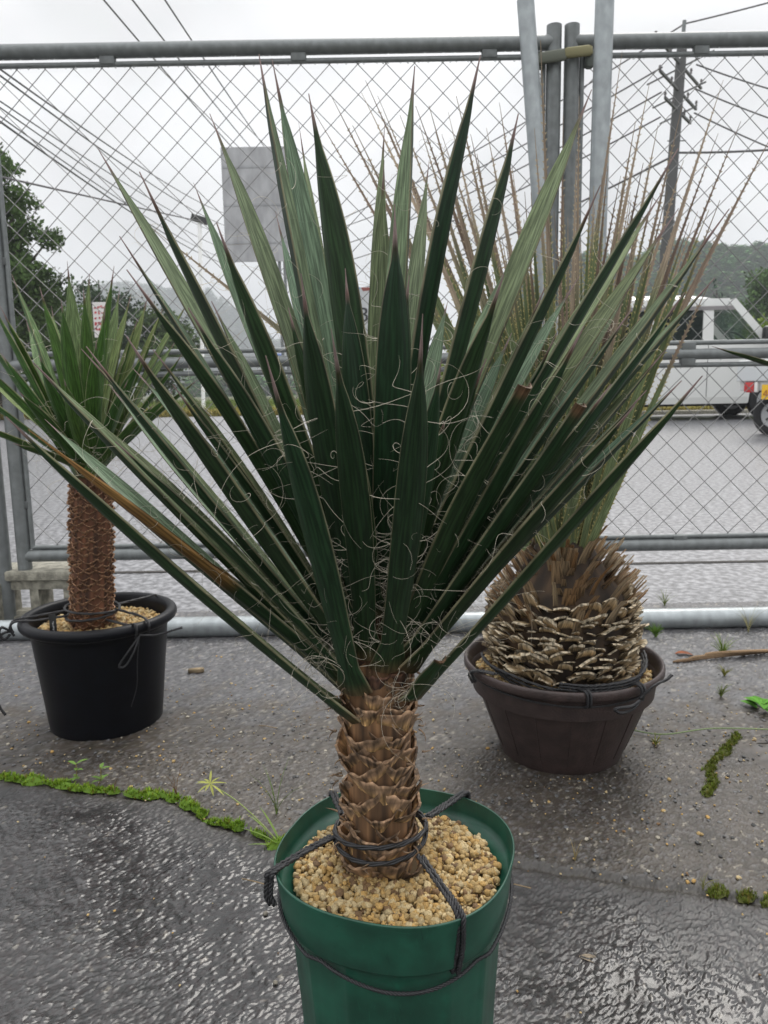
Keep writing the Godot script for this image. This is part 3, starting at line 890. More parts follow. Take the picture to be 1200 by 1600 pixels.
func super_r(a: float, n: float, turn: float) -> float:
	var x := absf(cos(a - turn))
	var y := absf(sin(a - turn))
	return pow(pow(x, n) + pow(y, n), -1.0 / n)

func green_pot() -> void:
	var at := Vector3(0.006, 0.0, -0.706)
	var root := thing("plant_pot", "dark green plastic pot with a wide plain rim and ribbed sides, nearest the camera", "plant pot", at)
	var mb := MB.new()
	var n := 128
	# height, radius, how square, rib depth
	var prof := [[0.0, 0.0, 2.0, 0.0], [0.0, 0.084, 2.0, 0.0], [0.006, 0.088, 2.0, 1.0], [0.10, 0.0935, 2.0, 1.0], [0.20, 0.0985, 2.05, 1.0], [0.285, 0.1035, 2.15, 1.0], [0.294, 0.1045, 2.2, 0.8], [0.297, 0.1085, 2.25, 0.0], [0.300, 0.1098, 2.3, 0.0], [0.325, 0.1125, 2.35, 0.0], [0.346, 0.1145, 2.4, 0.0], [0.3495, 0.1155, 2.4, 0.0], [0.351, 0.1148, 2.4, 0.0], [0.3505, 0.1132, 2.4, 0.0], [0.335, 0.1112, 2.4, 0.0], [0.328, 0.1085, 2.4, 0.0], [0.326, 0.0985, 2.0, 0.0], [0.30, 0.096, 2.0, 0.0]]
	for q in prof:
		for j in n:
			var a := TAU * j / n
			var r: float = q[1] * super_r(a, q[2], 0.35)
			var rib := fposmod(a * 14.0 / TAU, 1.0)
			var k := exp(-pow((rib - 0.5) / 0.045, 2.0)) * 0.0022 - 0.0016 * absf(rib - 0.5) * 2.0
			r += k * q[3]
			mb.p(Vector3(cos(a) * r, q[0], sin(a) * r), grey(1), Vector2(a, q[0]))
	mb.grid(prof.size(), n, 0, true)
	part(root, "pot_shell", mb.mesh(M.green_plastic))
	gravel("ochre pumice gravel filling the green pot", Vector3(0.006, 0.331, -0.700), 0.03, 0.1005, 3000, 0.0074, 1, 0.004)
	# black twine: twice round the trunk, out to the rim, and slung round the pot
	var c := MB.new()
	var pts := PackedVector3Array()
	for i in 60:
		var w := TAU * i / 29.0
		pts.append(Vector3(-0.009 + cos(w) * 0.0455, 0.369 + 0.006 * sin(w * 0.5 + 1.0) + 0.003 * sin(w * 1.3), -0.706 + sin(w) * 0.0455))
	rope(c, pts, 0.0024)
	var arms := [
		[Vector3(-0.058, 0.366, -0.70), Vector3(-0.085, 0.360, -0.685), Vector3(-0.113, 0.3535, -0.664), Vector3(-0.1165, 0.345, -0.662), Vector3(-0.1175, 0.330, -0.661), Vector3(-0.1135, 0.322, -0.660)],
		[Vector3(0.026, 0.368, -0.662), Vector3(0.043, 0.360, -0.630), Vector3(0.056, 0.3535, -0.6045), Vector3(0.0575, 0.345, -0.599), Vector3(0.057, 0.320, -0.6005), Vector3(0.055, 0.304, -0.603), Vector3(0.053, 0.292, -0.607)],
		[Vector3(0.036, 0.368, -0.728), Vector3(0.062, 0.362, -0.765), Vector3(0.082, 0.354, -0.800), Vector3(0.085, 0.344, -0.805), Vector3(0.083, 0.320, -0.803)],
		[Vector3(-0.05, 0.368, -0.735), Vector3(-0.058, 0.362, -0.77), Vector3(-0.065, 0.354, -0.805), Vector3(-0.066, 0.344, -0.810), Vector3(-0.064, 0.320, -0.806)]]
	for a in arms:
		for k in 2:
			var q := PackedVector3Array()
			for p in a:
				q.append(p + Vector3(0.0045 * k, 0.0005 * k, 0.002 * k))
			rope(c, smooth_path(q, 7), 0.0025)
	var loop := PackedVector3Array()
	for i in 64:
		var a := TAU * i / 64.0
		var sag := 0.312 - 0.030 * pow(maxf(0.0, cos(a - 1.55)), 1.5) + 0.002 * sin(a * 3.0)
		var r := (0.1045 + 0.028 * (sag - 0.285)) * super_r(a, 2.25, 0.35) + 0.0035
		if sag > 0.294:
			r += 0.005
		loop.append(Vector3(0.006 + cos(a) * r, sag, -0.706 + sin(a) * r))
	loop.append(loop[0])
	rope(c, smooth_path(loop, 3), 0.002)
	alone("tie_cord", c.mesh(M.cord), "black twisted twine tied round the trunk and rim of the green pot", "twine")

func round_pot(root: Node3D, called: String, prof: Array, m: Material, n := 72) -> void:
	var mb := MB.new()
	var o := PackedVector2Array()
	for q in prof:
		o.append(Vector2(q[0], q[1]))
	mb.lathe(o, n, grey(1))
	part(root, called, mb.mesh(m))

func back_pots() -> void:
	var at := Vector3(-0.70, 0.0, -1.82)
	var root := thing("plant_pot", "black round plastic pot with a thick rolled rim, at the left", "plant pot", at)
	round_pot(root, "pot_shell", [[0, 0.0], [0.128, 0.0], [0.133, 0.004], [0.136, 0.03], [0.158, 0.235], [0.159, 0.243], [0.163, 0.246], [0.163, 0.252], [0.160, 0.256], [0.160, 0.260]], M.black_plastic)
	var rim := []
	for i in 13:
		var w := -PI * 0.75 + TAU * 0.78 * i / 12.0
		rim.append([0.170 + cos(w) * 0.0135, 0.268 + sin(w) * 0.0135])
	rim.append([0.155, 0.262]); rim.append([0.152, 0.20])
	round_pot(root, "rolled_rim", rim, M.black_plastic)
	gravel("ochre pumice gravel filling the black pot", at + Vector3(0, 0.243, 0), 0.04, 0.147, 2100, 0.011, 1, 0.008)
	var c := MB.new()
	var ring := PackedVector3Array()
	for i in 60:
		var w := TAU * i / 29.0
		ring.append(Vector3(-0.708 + cos(w) * 0.062, 0.288 + 0.012 * sin(w * 0.5), -1.80 + sin(w) * 0.062))
	rope(c, ring, 0.003)
	for a in [
		[Vector3(-0.77, 0.290, -1.79), Vector3(-0.83, 0.285, -1.765), Vector3(-0.868, 0.283, -1.745), Vector3(-0.880, 0.270, -1.740), Vector3(-0.876, 0.252, -1.742)],
		[Vector3(-0.76, 0.282, -1.775), Vector3(-0.82, 0.280, -1.745), Vector3(-0.860, 0.284, -1.725), Vector3(-0.872, 0.270, -1.720), Vector3(-0.866, 0.250, -1.725)],
		[Vector3(-0.65, 0.292, -1.79), Vector3(-0.58, 0.288, -1.745), Vector3(-0.552, 0.285, -1.715), Vector3(-0.545, 0.270, -1.708), Vector3(-0.553, 0.250, -1.716)],
		[Vector3(-0.66, 0.276, -1.755), Vector3(-0.60, 0.275, -1.715), Vector3(-0.572, 0.284, -1.690), Vector3(-0.566, 0.270, -1.683), Vector3(-0.572, 0.250, -1.690)],
		[Vector3(-0.66, 0.292, -1.83), Vector3(-0.61, 0.290, -1.90), Vector3(-0.60, 0.284, -1.945), Vector3(-0.596, 0.268, -1.955)]]:
		rope(c, smooth_path(vs(a), 7), 0.003)
	rope(c, smooth_path(vs([Vector3(-0.872, 0.262, -1.725), Vector3(-0.892, 0.255, -1.715), Vector3(-0.905, 0.22, -1.71), Vector3(-0.918, 0.15, -1.71), Vector3(-0.912, 0.09, -1.712), Vector3(-0.898, 0.062, -1.712)]), 8), 0.0034)
	rope(c, smooth_path(vs([Vector3(-0.872, 0.262, -1.722), Vector3(-0.886, 0.275, -1.712), Vector3(-0.893, 0.262, -1.71), Vector3(-0.885, 0.245, -1.714), Vector3(-0.873, 0.255, -1.72)]), 6), 0.0034)
	rope(c, smooth_path(vs([Vector3(-0.562, 0.258, -1.69), Vector3(-0.52, 0.262, -1.675), Vector3(-0.475, 0.278, -1.66), Vector3(-0.455, 0.285, -1.655)]), 7), 0.0027)
	rope(c, smooth_path(vs([Vector3(-0.562, 0.256, -1.687), Vector3(-0.585, 0.225, -1.672), Vector3(-0.603, 0.200, -1.668), Vector3(-0.605, 0.190, -1.668), Vector3(-0.590, 0.195, -1.668), Vector3(-0.572, 0.225, -1.674), Vector3(-0.562, 0.256, -1.687)]), 6), 0.0027)
	rope(c, smooth_path(vs([Vector3(-0.562, 0.256, -1.687), Vector3(-0.568, 0.20, -1.679), Vector3(-0.574, 0.14, -1.682), Vector3(-0.590, 0.09, -1.680)]), 8), 0.0012)
	alone("tie_cord", c.mesh(M.cord), "black twine knotted round the rim of the black pot with loose ends hanging", "twine")
	var tg := MB.new()
	tg.slab(Vector3(0, 0.043, 0), Vector3(0.0155, 0.086, 0.0015), 0.0004, Color(0.008, 0.008, 0.01))
	var lab := thing("plant_tag", "small black plastic tag stuck upright in the black pot's gravel", "plant tag", Vector3(-0.758, 0.222, -1.690))
	lab.rotation = Vector3(-0.1, 0.1, 0.03)
	part(lab, "tag_plate", tg.mesh(M.paint))
	var pr := MB.new()
	for i in 8:
		pr.box(Vector3(0.001 + between(-0.0008, 0.0008), 0.045 + i * 0.0034, 0.0010), Vector3(between(0.002, 0.0032), 0.0015, 0.0005), grey(0.45))
	part(lab, "printed_mark", pr.mesh(M.paint))

	at = Vector3(0.386, 0.0, -1.62)
	root = thing("plant_pot", "wide brown bowl-shaped plastic planter below the brown-tipped plant", "planter", at)
	round_pot(root, "pot_shell", [[0, 0.0], [0.124, 0.0], [0.131, 0.004], [0.140, 0.030], [0.163, 0.090], [0.181, 0.140], [0.188, 0.164], [0.191, 0.168], [0.194, 0.172], [0.196, 0.186], [0.2005, 0.189], [0.2015, 0.193]], M.brown_plastic)
	round_pot(root, "rim", [[0.2005, 0.192], [0.211, 0.196], [0.2145, 0.2005], [0.2145, 0.211], [0.2125, 0.2155], [0.2095, 0.2165], [0.206, 0.2145], [0.203, 0.208], [0.200, 0.19], [0.195, 0.15]], M.brown_plastic)
	for i in 16:
		var a := TAU * (i + 0.3) / 16.0
		var s := MB.new()
		s.tube(vs([Vector3(0.1395 * cos(a), 0.028, 0.1395 * sin(a)), Vector3(0.1632 * cos(a), 0.090, 0.1632 * sin(a)), Vector3(0.1808 * cos(a), 0.139, 0.1808 * sin(a)), Vector3(0.1875 * cos(a), 0.162, 0.1875 * sin(a))]), fs([0.0012]), 5, grey(0.9))
		part(root, "rib", s.mesh(M.brown_plastic))
	gravel("ochre pumice gravel round the bulbous trunk in the brown planter", at + Vector3(0, 0.182, 0), 0.10, 0.186, 2600, 0.0115, 1, 0.012)
	var e := MB.new()
	for k in 3:
		var r2 := PackedVector3Array()
		for i in 40:
			var w := PI * (0.02 + 0.99 * i / 39.0)
			r2.append(Vector3(0.386 + cos(w) * (0.168 + 0.004 * k), 0.212 + 0.007 * k - 0.016 * sin(w) + 0.004 * sin(w * 5.0 + k), -1.62 + sin(w) * (0.168 + 0.004 * k)))
		rope(e, r2, 0.003)
	for k in 3:
		var y := 0.207 + 0.006 * k
		rope(e, smooth_path(vs([Vector3(0.34, y + 0.004, -1.443), Vector3(0.40, y, -1.437), Vector3(0.47, y + 0.003, -1.447), Vector3(0.505, y + 0.008, -1.465)]), 8), 0.003)
	for a in [
		[Vector3(0.376, 0.212, -1.44), Vector3(0.382, 0.219, -1.412), Vector3(0.385, 0.212, -1.403), Vector3(0.386, 0.192, -1.405), Vector3(0.384, 0.184, -1.415)],
		[Vector3(0.484, 0.214, -1.452), Vector3(0.492, 0.222, -1.432), Vector3(0.497, 0.212, -1.423), Vector3(0.492, 0.192, -1.424)],
		[Vector3(0.22, 0.222, -1.50), Vector3(0.186, 0.219, -1.53), Vector3(0.172, 0.210, -1.536), Vector3(0.180, 0.19, -1.54)]]:
		for k in 2:
			var q := PackedVector3Array()
			for p in a:
				q.append(p + Vector3(0.006 * k, 0.001 * k, 0.0))
			rope(e, smooth_path(q, 7), 0.003)
	rope(e, smooth_path(vs([Vector3(0.492, 0.200, -1.418), Vector3(0.515, 0.226, -1.415), Vector3(0.545, 0.232, -1.43), Vector3(0.56, 0.238, -1.44)]), 7), 0.0033)
	rope(e, smooth_path(vs([Vector3(0.49, 0.196, -1.416), Vector3(0.470, 0.192, -1.40), Vector3(0.448, 0.190, -1.398), Vector3(0.437, 0.186, -1.398), Vector3(0.450, 0.179, -1.398), Vector3(0.475, 0.186, -1.403), Vector3(0.49, 0.196, -1.416)]), 6), 0.0033)
	var lp := PackedVector3Array()
	for i in 81:
		var w := TAU * i / 80.0
		lp.append(Vector3(0.386 + cos(w) * 0.2035, 0.187 + 0.003 * sin(w * 3.0), -1.62 + sin(w) * 0.2035))
	rope(e, lp, 0.0022)
	alone("tie_cord", e.mesh(M.cord), "black twine looped round the bulbous trunk and rim of the brown planter", "twine")

# ---------------------------------------------------------------- gate, poles, blocks
func chain_link(x0: float, x1: float, y0: float, y1: float) -> ArrayMesh:
	var mb := MB.new()
	var pitch := 0.0925
	for fam in 2:
		var k := floorf((x0 - y1) / pitch) - 1.0
		while k * pitch < x1 + y1:
			var c := k * pitch + 0.02
			# fam 0: x - y = c ; fam 1: x + y = c
			var ya := y0
			var yb := y1
			if fam == 0:
				ya = maxf(y0, x0 - c); yb = minf(y1, x1 - c)
			else:
				ya = maxf(y0, c - x1); yb = minf(y1, c - x0)
			if yb - ya > 0.004:
				var z := 0.0016 if fam == 0 else -0.0016
				var pts := PackedVector3Array()
				var n := maxi(2, int((yb - ya) / (pitch * 0.5)) + 1)
				for i in n:
					var y := lerpf(ya, yb, float(i) / (n - 1))
					pts.append(Vector3(c + y if fam == 0 else c - y, y, z + between(-0.0008, 0.0008)))
				mb.tube(pts, fs([0.00145]), 5, grey(between(0.85, 1.15)))
			k += 1.0
	return mb.mesh(M.wire)

func pipe(root: Node3D, called: String, a: Vector3, b: Vector3, r: float, m: Material, sides := 20) -> void:
	var mb := MB.new()
	mb.rod(a, b, r, sides, grey(1))
	part(root, called, mb.mesh(m))

func gate_leaf(label: String, x0: float, x1: float, stile_left: bool) -> void:
	var root := thing("mesh_gate", label, "gate", Vector3((x0 + x1) / 2.0, 0.0, -2.70))
	var h := (x1 - x0) / 2.0
	var m: Material = M.dull_steel
	for s in [-1.0, 1.0]:
		pipe(root, "stile", Vector3(s * h, 0.17, 0), Vector3(s * h, 1.955, 0), 0.0245, m)
		pipe(root, "inner_frame", Vector3(s * (h - 0.034), 0.262, 0), Vector3(s * (h - 0.034), 1.862, 0), 0.0085, m, 12)
	pipe(root, "top_rail", Vector3(-h, 1.904, 0), Vector3(h, 1.904, 0), 0.0235, m)
	pipe(root, "middle_rail", Vector3(-h, 0.905, 0), Vector3(h, 0.905, 0), 0.019, m)
	pipe(root, "bottom_rail", Vector3(-h, 0.236, 0), Vector3(h, 0.236, 0), 0.022, m)
	for y in [1.862, 0.943, 0.868, 0.266]:
		pipe(root, "inner_frame", Vector3(-h + 0.034, y, 0), Vector3(h - 0.034, y, 0), 0.0085, m, 12)
	for y in [1.874, 0.930, 0.880, 0.256]:
		var x := -h + 0.42
		while x < h - 0.1:
			var b := MB.new()
			b.slab(Vector3(x, y, 0.0), Vector3(0.05, 0.03, 0.024), 0.003, grey(0.8))
			part(root, "rail_clip", b.mesh(m))
			x += 0.62
	for s in [-1.0, 1.0]:
		for y in [0.42, 1.25, 1.62]:
			var b := MB.new()
			b.slab(Vector3(s * (h - 0.02), y, 0.0), Vector3(0.03, 0.028, 0.02), 0.003, grey(0.5))
			part(root, "rail_clip", b.mesh(m))
	part(root, "chain_link", chain_link(-h + 0.034, h - 0.034, 0.943, 1.862), Transform3D.IDENTITY, "stuff")
	part(root, "chain_link", chain_link(-h + 0.034, h - 0.034, 0.266, 0.868), Transform3D.IDENTITY, "stuff")
	# rain drops hanging under the tubes
	var where: Array[Transform3D] = []
	var tints := PackedColorArray()
	for y in [1.8795, 1.8525, 0.885, 0.8585]:
		var x := -h + 0.05
		while x < h - 0.05:
			var s := between(0.0035, 0.0075)
			where.append(Transform3D(Basis.IDENTITY.scaled(Vector3(s, s * 1.2, s)), Vector3(x, y + (-0.001 if y != 1.8795 else 0.002), 0.004)))
			tints.append(grey(1))
			x += between(0.012, 0.05) * (1.0 if y > 1.0 else 2.0)
	var drop := MB.new()
	drop.lathe(p2([0, -0.5, 0.3, -0.42, 0.5, -0.1, 0.42, 0.25, 0.2, 0.45, 0, 0.5]), 8, grey(1))
	scatter(root, "rain_drops", drop.mesh(M.water), where, tints)

func gate() -> void:
	gate_leaf("left leaf of the galvanised chain-link gate, behind the yuccas", -1.292, 0.578, true)
	gate_leaf("right leaf of the galvanised chain-link gate, in front of the parked van", 0.636, 2.52, false)
	var l := thing("gate_latch", "lichen-stained latch bridging the two gate stiles near the top rail", "latch", Vector3(0.607, 1.853, -2.672))
	var a := MB.new()
	a.slab(Vector3(-0.042, -0.006, 0.012), Vector3(0.098, 0.036, 0.016), 0.006, Color(0.13, 0.14, 0.11), Basis(Vector3.BACK, 0.14))
	part(l, "latch_bar", a.mesh(M.matt))
	var b := MB.new()
	b.slab(Vector3(0.040, 0.006, 0.014), Vector3(0.092, 0.032, 0.018), 0.006, Color(0.24, 0.22, 0.12), Basis(Vector3.BACK, 0.10))
	part(l, "latch_keeper", b.mesh(M.matt))
	for s in [-0.082, 0.082]:
		var d := MB.new()
		d.slab(Vector3(s, -0.01, -0.008), Vector3(0.026, 0.05, 0.03), 0.004, Color(0.10, 0.11, 0.10))
		part(l, "latch_bracket", d.mesh(M.matt))
	var post := MB.new()
	post.rod(Vector3(0, 0, 0), Vector3(0, 2.15, 0), 0.030, 24, grey(1))
	alone("gate_post", post.mesh(M.dull_steel), "grey steel gate post at the left edge beside the gate stile", "post", Vector3(-1.368, 0.0, -2.69))
	pole("leaning steel pipe with an open top, left of the gate latch", Vector3(0.63, 0.0, -2.52), Vector3(0.457, 1.965, -2.55), 0.0262)
	pole("tall upright steel pipe right of the gate latch, running out of the frame", Vector3(0.685, 0.0, -2.55), Vector3(0.703, 2.65, -2.55), 0.0285)
	var g := MB.new()
	g.tube(vs([Vector3(-2.6, 0.036, 0.0), Vector3(-0.4, 0.036, 0.002), Vector3(1.0, 0.036, 0.0), Vector3(2.6, 0.036, 0.0)]), fs([0.0335]), 28, grey(1))
	alone("ground_pipe", g.mesh(M.steel), "long galvanised steel pipe lying on the asphalt behind the pots", "pipe", Vector3(0, 0, -2.46))

func pole(label: String, a: Vector3, b: Vector3, r: float) -> void:
	var root := thing("steel_pole", label, "steel pipe", a)
	var d := (b - a).normalized()
	var turn := Basis(Quaternion(Vector3.UP, d))
	var len := a.distance_to(b)
	var mb := MB.new()
	mb.lathe(p2([r - 0.003, 0.0, r, 0.0, r, len - 0.001, r - 0.0012, len, r - 0.003, len - 0.001, r - 0.003, len - 0.3]), 28, grey(1), Vector3.ZERO, turn)
	part(root, "pipe_wall", mb.mesh(M.steel))

func hollow_block(root: Node3D, at: Vector3, size: Vector3) -> void:
	# end view shows three round-cornered holes
	var cs := CSGBox3D.new()
	cs.name = "hollow_block"
	cs.size = size
	cs.position = at
	cs.material = M.concrete
	for i in 3:
		var h := CSGBox3D.new()
		h.operation = CSGShape3D.OPERATION_SUBTRACTION
		h.name = "hole"
		h.size = Vector3(size.x * 0.23, size.y * 0.66, size.z * 1.2)
		h.position = Vector3((i - 1) * size.x * 0.31, -0.008, 0)
		h.material = M.concrete
		cs.add_child(h, true)
	root.add_child(cs, true)

func blocks() -> void:
	var a := thing("concrete_block", "hollow concrete block carrying the slab behind the black pot", "concrete block", Vector3(-1.32, 0.0, -2.74))
	hollow_block(a, Vector3(0, 0.075, 0), Vector3(0.39, 0.15, 0.12))
	var b := thing("concrete_block", "hollow concrete block at the left edge, in front of the slab", "concrete block", Vector3(-1.56, 0.0, -2.60))
	hollow_block(b, Vector3(0, 0.072, 0), Vector3(0.39, 0.144, 0.12))
	var s := MB.new()
	s.slab(Vector3(0, 0, 0), Vector3(0.62, 0.036, 0.16), 0.004, Color(1.15, 1.12, 1.0))
	var o := alone("concrete_slab", s.mesh(M.concrete), "pale flat concrete slab laid across the hollow block behind the black pot", "concrete slab", Vector3(-1.40, 0.169, -2.745))

# ---------------------------------------------------------------- ground cover
func tuft_mesh(n: int, h: float, w: float, spread: float, sd: int) -> ArrayMesh:
	var mb := MB.new()
	var r := RandomNumberGenerator.new()
	r.seed = sd
	for i in n:
		var a := r.randf() * TAU
		var hh := h * r.randf_range(0.5, 1.2)
		var o := Vector3(cos(a), 0, sin(a)) * spread * r.randf() * 0.4
		var d := Vector3(cos(a), 0, sin(a)) * spread * r.randf_range(0.3, 1.2)
		var s := Vector3(-sin(a), 0, cos(a)) * w
		var col := grey(r.randf_range(0.7, 1.2))
		var q := mb.p(o - s, col)
		mb.p(o + s, col)
		mb.p(o + d * 0.4 + Vector3(0, hh * 0.65, 0) - s * 0.7, col)
		mb.p(o + d * 0.4 + Vector3(0, hh * 0.65, 0) + s * 0.7, col)
		mb.p(o + d + Vector3(0, hh, 0), col)
		mb.quad(q, q + 2, q + 3, q + 1)
		mb.tri(q + 2, q + 4, q + 3)
	return mb.mesh(M.foliage)

func moss_run(label: String, runs: Array, tint: Color, tint2: Color) -> void:
	# cushions of moss along a line: [x, z, half length, half width, height, turn]
	var root := Node3D.new()
	root.name = numbered("moss")
	add_child(root)
	tag(root, label, "moss", "", "stuff")
	var mb := MB.new()
	var where: Array[Transform3D] = []
	var tints := PackedColorArray()
	for c in runs:
		var f := mb.v.size()
		var b := Basis(Vector3.UP, c[5])
		for i in 7:
			for j in 14:
				var w := TAU * j / 14.0
				var r := i / 6.0
				var k := 1.0 + 0.25 * n_soft.get_noise_2d(c[0] * 900.0 + cos(w) * 60.0, c[1] * 900.0 + sin(w) * 60.0)
				var q := Vector3(cos(w) * c[2] * r * k, c[4] * (1.0 - r * r) - 0.002, sin(w) * c[3] * r * k)
				mb.p(Vector3(c[0], 0.003, c[1]) + b * q, tint * 0.7, Vector2(q.x, q.z))
		mb.grid(7, 14, f, true)
		var count := int(26000.0 * c[2] * c[3] * 4.0) + 30
		for i in count:
			var w := rng.randf() * TAU
			var r := sqrt(rng.randf()) * 1.05
			var q := Vector3(cos(w) * c[2] * r, c[4] * (1.0 - r * r) - 0.003, sin(w) * c[3] * r)
			where.append(Transform3D(Basis(Vector3.UP, rng.randf() * TAU).scaled(Vector3.ONE * between(0.6, 1.3)), Vector3(c[0], 0.003, c[1]) + b * q))
			tints.append((tint.lerp(tint2, rng.randf()) * between(0.6, 1.25)).lerp(Color(0.16, 0.11, 0.03), 0.75 if rng.randf() < 0.10 else 0.0))
	part(root, "moss_cushion", mb.mesh(M.moss), Transform3D.IDENTITY, "stuff")
	scatter(root, "moss_shoots", tuft_mesh(5, 0.007, 0.0007, 0.004, 5), where, tints)

func weed_tuft(label: String, at: Vector3, h: float, tint: Color, n := 14, w := 0.0012) -> void:
	var mb := MB.new()
	for i in n:
		var a := rng.randf() * TAU
		var hh := h * between(0.5, 1.15)
		var lean := between(0.1, 0.8)
		var pts := PackedVector3Array()
		for k in 5:
			var s := k / 4.0
			pts.append(Vector3(cos(a) * lean * hh * s * s, hh * s * (1.0 - 0.25 * s * lean), sin(a) * lean * hh * s * s))
		mb.tube(pts, fs([w, w, w * 0.8, w * 0.55, w * 0.15]), 3, tint * between(0.7, 1.3))
	alone("weed", mb.mesh(M.foliage), label, "weed", at)

func leafy(mb: MB, at: Vector3, d: Vector3, long: float, w: float, col: Color) -> void:
	var s := d.cross(Vector3.UP).normalized()
	var n := s.cross(d).normalized()
	var f := mb.v.size()
	for i in 6:
		var t := i / 5.0
		var k := w * sin(PI * clampf(t * 0.92 + 0.05, 0, 1))
		var q := at + d * long * t - n * long * 0.25 * t * t
		mb.p(q - s * k + n * k * 0.3, col, Vector2(0, t))
		mb.p(q, col * 0.85, Vector2(0.5, t))
		mb.p(q + s * k + n * k * 0.3, col, Vector2(1, t))
	mb.grid(6, 3, f)

func small_plants() -> void:
	var moss := []
	for i in range(2, 10, 2):
		var a := Vector2(CRACK[i], CRACK[i + 1])
		var b := Vector2(CRACK[i + 2], CRACK[i + 3])
		var m := int(a.distance_to(b) / 0.026)
		for k in m:
			var q := a.lerp(b, (k + rng.randf() * 0.5) / m)
			if (q.x > -0.555 and q.x < -0.528) or (q.x > -0.262 and q.x < -0.245):
				continue
			moss.append([q.x, crack_z(q.x) - 0.004 + between(-0.005, 0.004), between(0.010, 0.030), between(0.004, 0.015), between(0.003, 0.015), -(b - a).angle() + between(-0.3, 0.3)])
	moss.append([-0.195, -1.262, 0.028, 0.014, 0.014, 0.4])
	moss.append([-0.165, -1.25, 0.03, 0.015, 0.013, 0.3])
	moss.append([0.19, -1.20, 0.014, 0.008, 0.008, 0.3])
	moss_run("bright green moss cushions along the asphalt crack left of the green pot", moss, Color(0.13, 0.24, 0.02), Color(0.23, 0.34, 0.035))
	var dull := []
	for q in [[0.797, -1.655], [0.775, -1.625], [0.752, -1.60], [0.735, -1.578], [0.712, -1.555], [0.690, -1.530], [0.672, -1.505], [0.664, -1.478], [0.655, -1.45], [0.645, -1.43], [0.628, -1.412], [0.77, -1.36], [0.79, -1.345], [0.52, -1.112], [0.56, -1.10], [0.59, -1.085]]:
		dull.append([q[0], q[1], between(0.012, 0.022), between(0.008, 0.014), between(0.006, 0.011), between(0.3, 1.3)])
	moss_run("olive moss patches on the asphalt right of the brown planter", dull, Color(0.10, 0.11, 0.018), Color(0.14, 0.19, 0.03))
	var line := []
	for i in 150:
		var x := -1.9 + i * 0.03
		if n_soft.get_noise_2d(x * 130.0, 5.0) > -0.12:
			line.append([x, -3.36 + between(-0.006, 0.006), between(0.012, 0.03), between(0.006, 0.014), between(0.004, 0.012), 0.0])
	moss_run("thin dark line of moss in the paving joint just behind the gate", line, Color(0.08, 0.10, 0.02), Color(0.13, 0.15, 0.03))
	# the crack itself
	var cr := MB.new()
	for x in [-2.4, -1.2, 0.0, 1.2, 2.6]:
		cr.p(Vector3(x, 0.016, -3.345), Color(0.02, 0.018, 0.014)); cr.p(Vector3(x, 0.016, -3.378), Color(0.02, 0.018, 0.014))
	cr.grid(5, 2, 0)
	alone("paving_joint", cr.mesh(M.matt), "dark open joint in the asphalt behind the gate", "", Vector3.ZERO, "", "structure")
	# grass and weeds, each where it grows
	weed_tuft("thin pale grass tuft in the joint behind the gate, right of the left yucca's trunk", Vector3(-0.62, 0.012, -3.33), 0.085, Color(0.19, 0.24, 0.08), 14)
	weed_tuft("sparse grass tuft by the paving joint, right of the brown-tipped plant", Vector3(1.02, 0.0, -2.72), 0.07, Color(0.20, 0.24, 0.08), 16)
	weed_tuft("green grass tuft beside the ground pipe, right of the brown planter", Vector3(0.86, 0.0, -2.36), 0.055, Color(0.11, 0.19, 0.04), 40, 0.002)
	weed_tuft("fresh light green grass tuft next to the fallen straw", Vector3(0.99, 0.0, -2.17), 0.075, Color(0.18, 0.26, 0.06), 34, 0.0014)
	weed_tuft("low yellowish grass tuft in front of the fallen straw", Vector3(0.93, 0.0, -2.02), 0.04, Color(0.20, 0.20, 0.05), 24)
	weed_tuft("star-shaped sedge head lying right of the brown planter", Vector3(0.60, 0.0, -1.62), 0.03, Color(0.26, 0.27, 0.06), 22)
	weed_tuft("tiny yellow grass sprout at the foot of the brown planter", Vector3(0.535, 0.0, -1.64), 0.02, Color(0.26, 0.26, 0.07), 10)
	weed_tuft("low grass between the brown planter and the clover weed", Vector3(0.86, 0.0, -1.88), 0.05, Color(0.16, 0.20, 0.05), 22)
	weed_tuft("thin weed sprout at the crack right of the green pot", Vector3(0.50, 0.0, -1.12), 0.035, Color(0.22, 0.22, 0.09), 8, 0.0008)
	weed_tuft("dry grass wisp on the asphalt right of the green pot", Vector3(0.315, 0.0, -1.20), 0.05, Color(0.28, 0.22, 0.10), 5, 0.0008)
	weed_tuft("dry brown seedling stalk behind the moss, left of the green pot", Vector3(-0.425, 0.0, -1.43), 0.10, Color(0.22, 0.13, 0.07), 5, 0.0008)
	weed_tuft("slender grass sprig between the moss and the green pot", Vector3(-0.215, 0.0, -1.36), 0.10, Color(0.14, 0.20, 0.06), 7, 0.0009)
	weed_tuft("pale seeding grass beside the ground pipe at the right edge", Vector3(1.17, 0.0, -2.39), 0.10, Color(0.30, 0.28, 0.15), 20, 0.0009)
	# nut sedge with its umbel, leaning left of the green pot
	var sd := thing("sedge_weed", "nut sedge with a long stalk and starry head, leaning left of the green pot", "weed", Vector3(-0.19, 0.0, -1.255))
	var st := MB.new()
	st.tube(smooth_path(vs([Vector3(0, 0, 0), Vector3(-0.035, 0.035, -0.015), Vector3(-0.085, 0.072, -0.035), Vector3(-0.135, 0.098, -0.05)]), 6), fs([0.0012]), 5, Color(0.24, 0.29, 0.11))
	part(sd, "stalk", st.mesh(M.foliage))
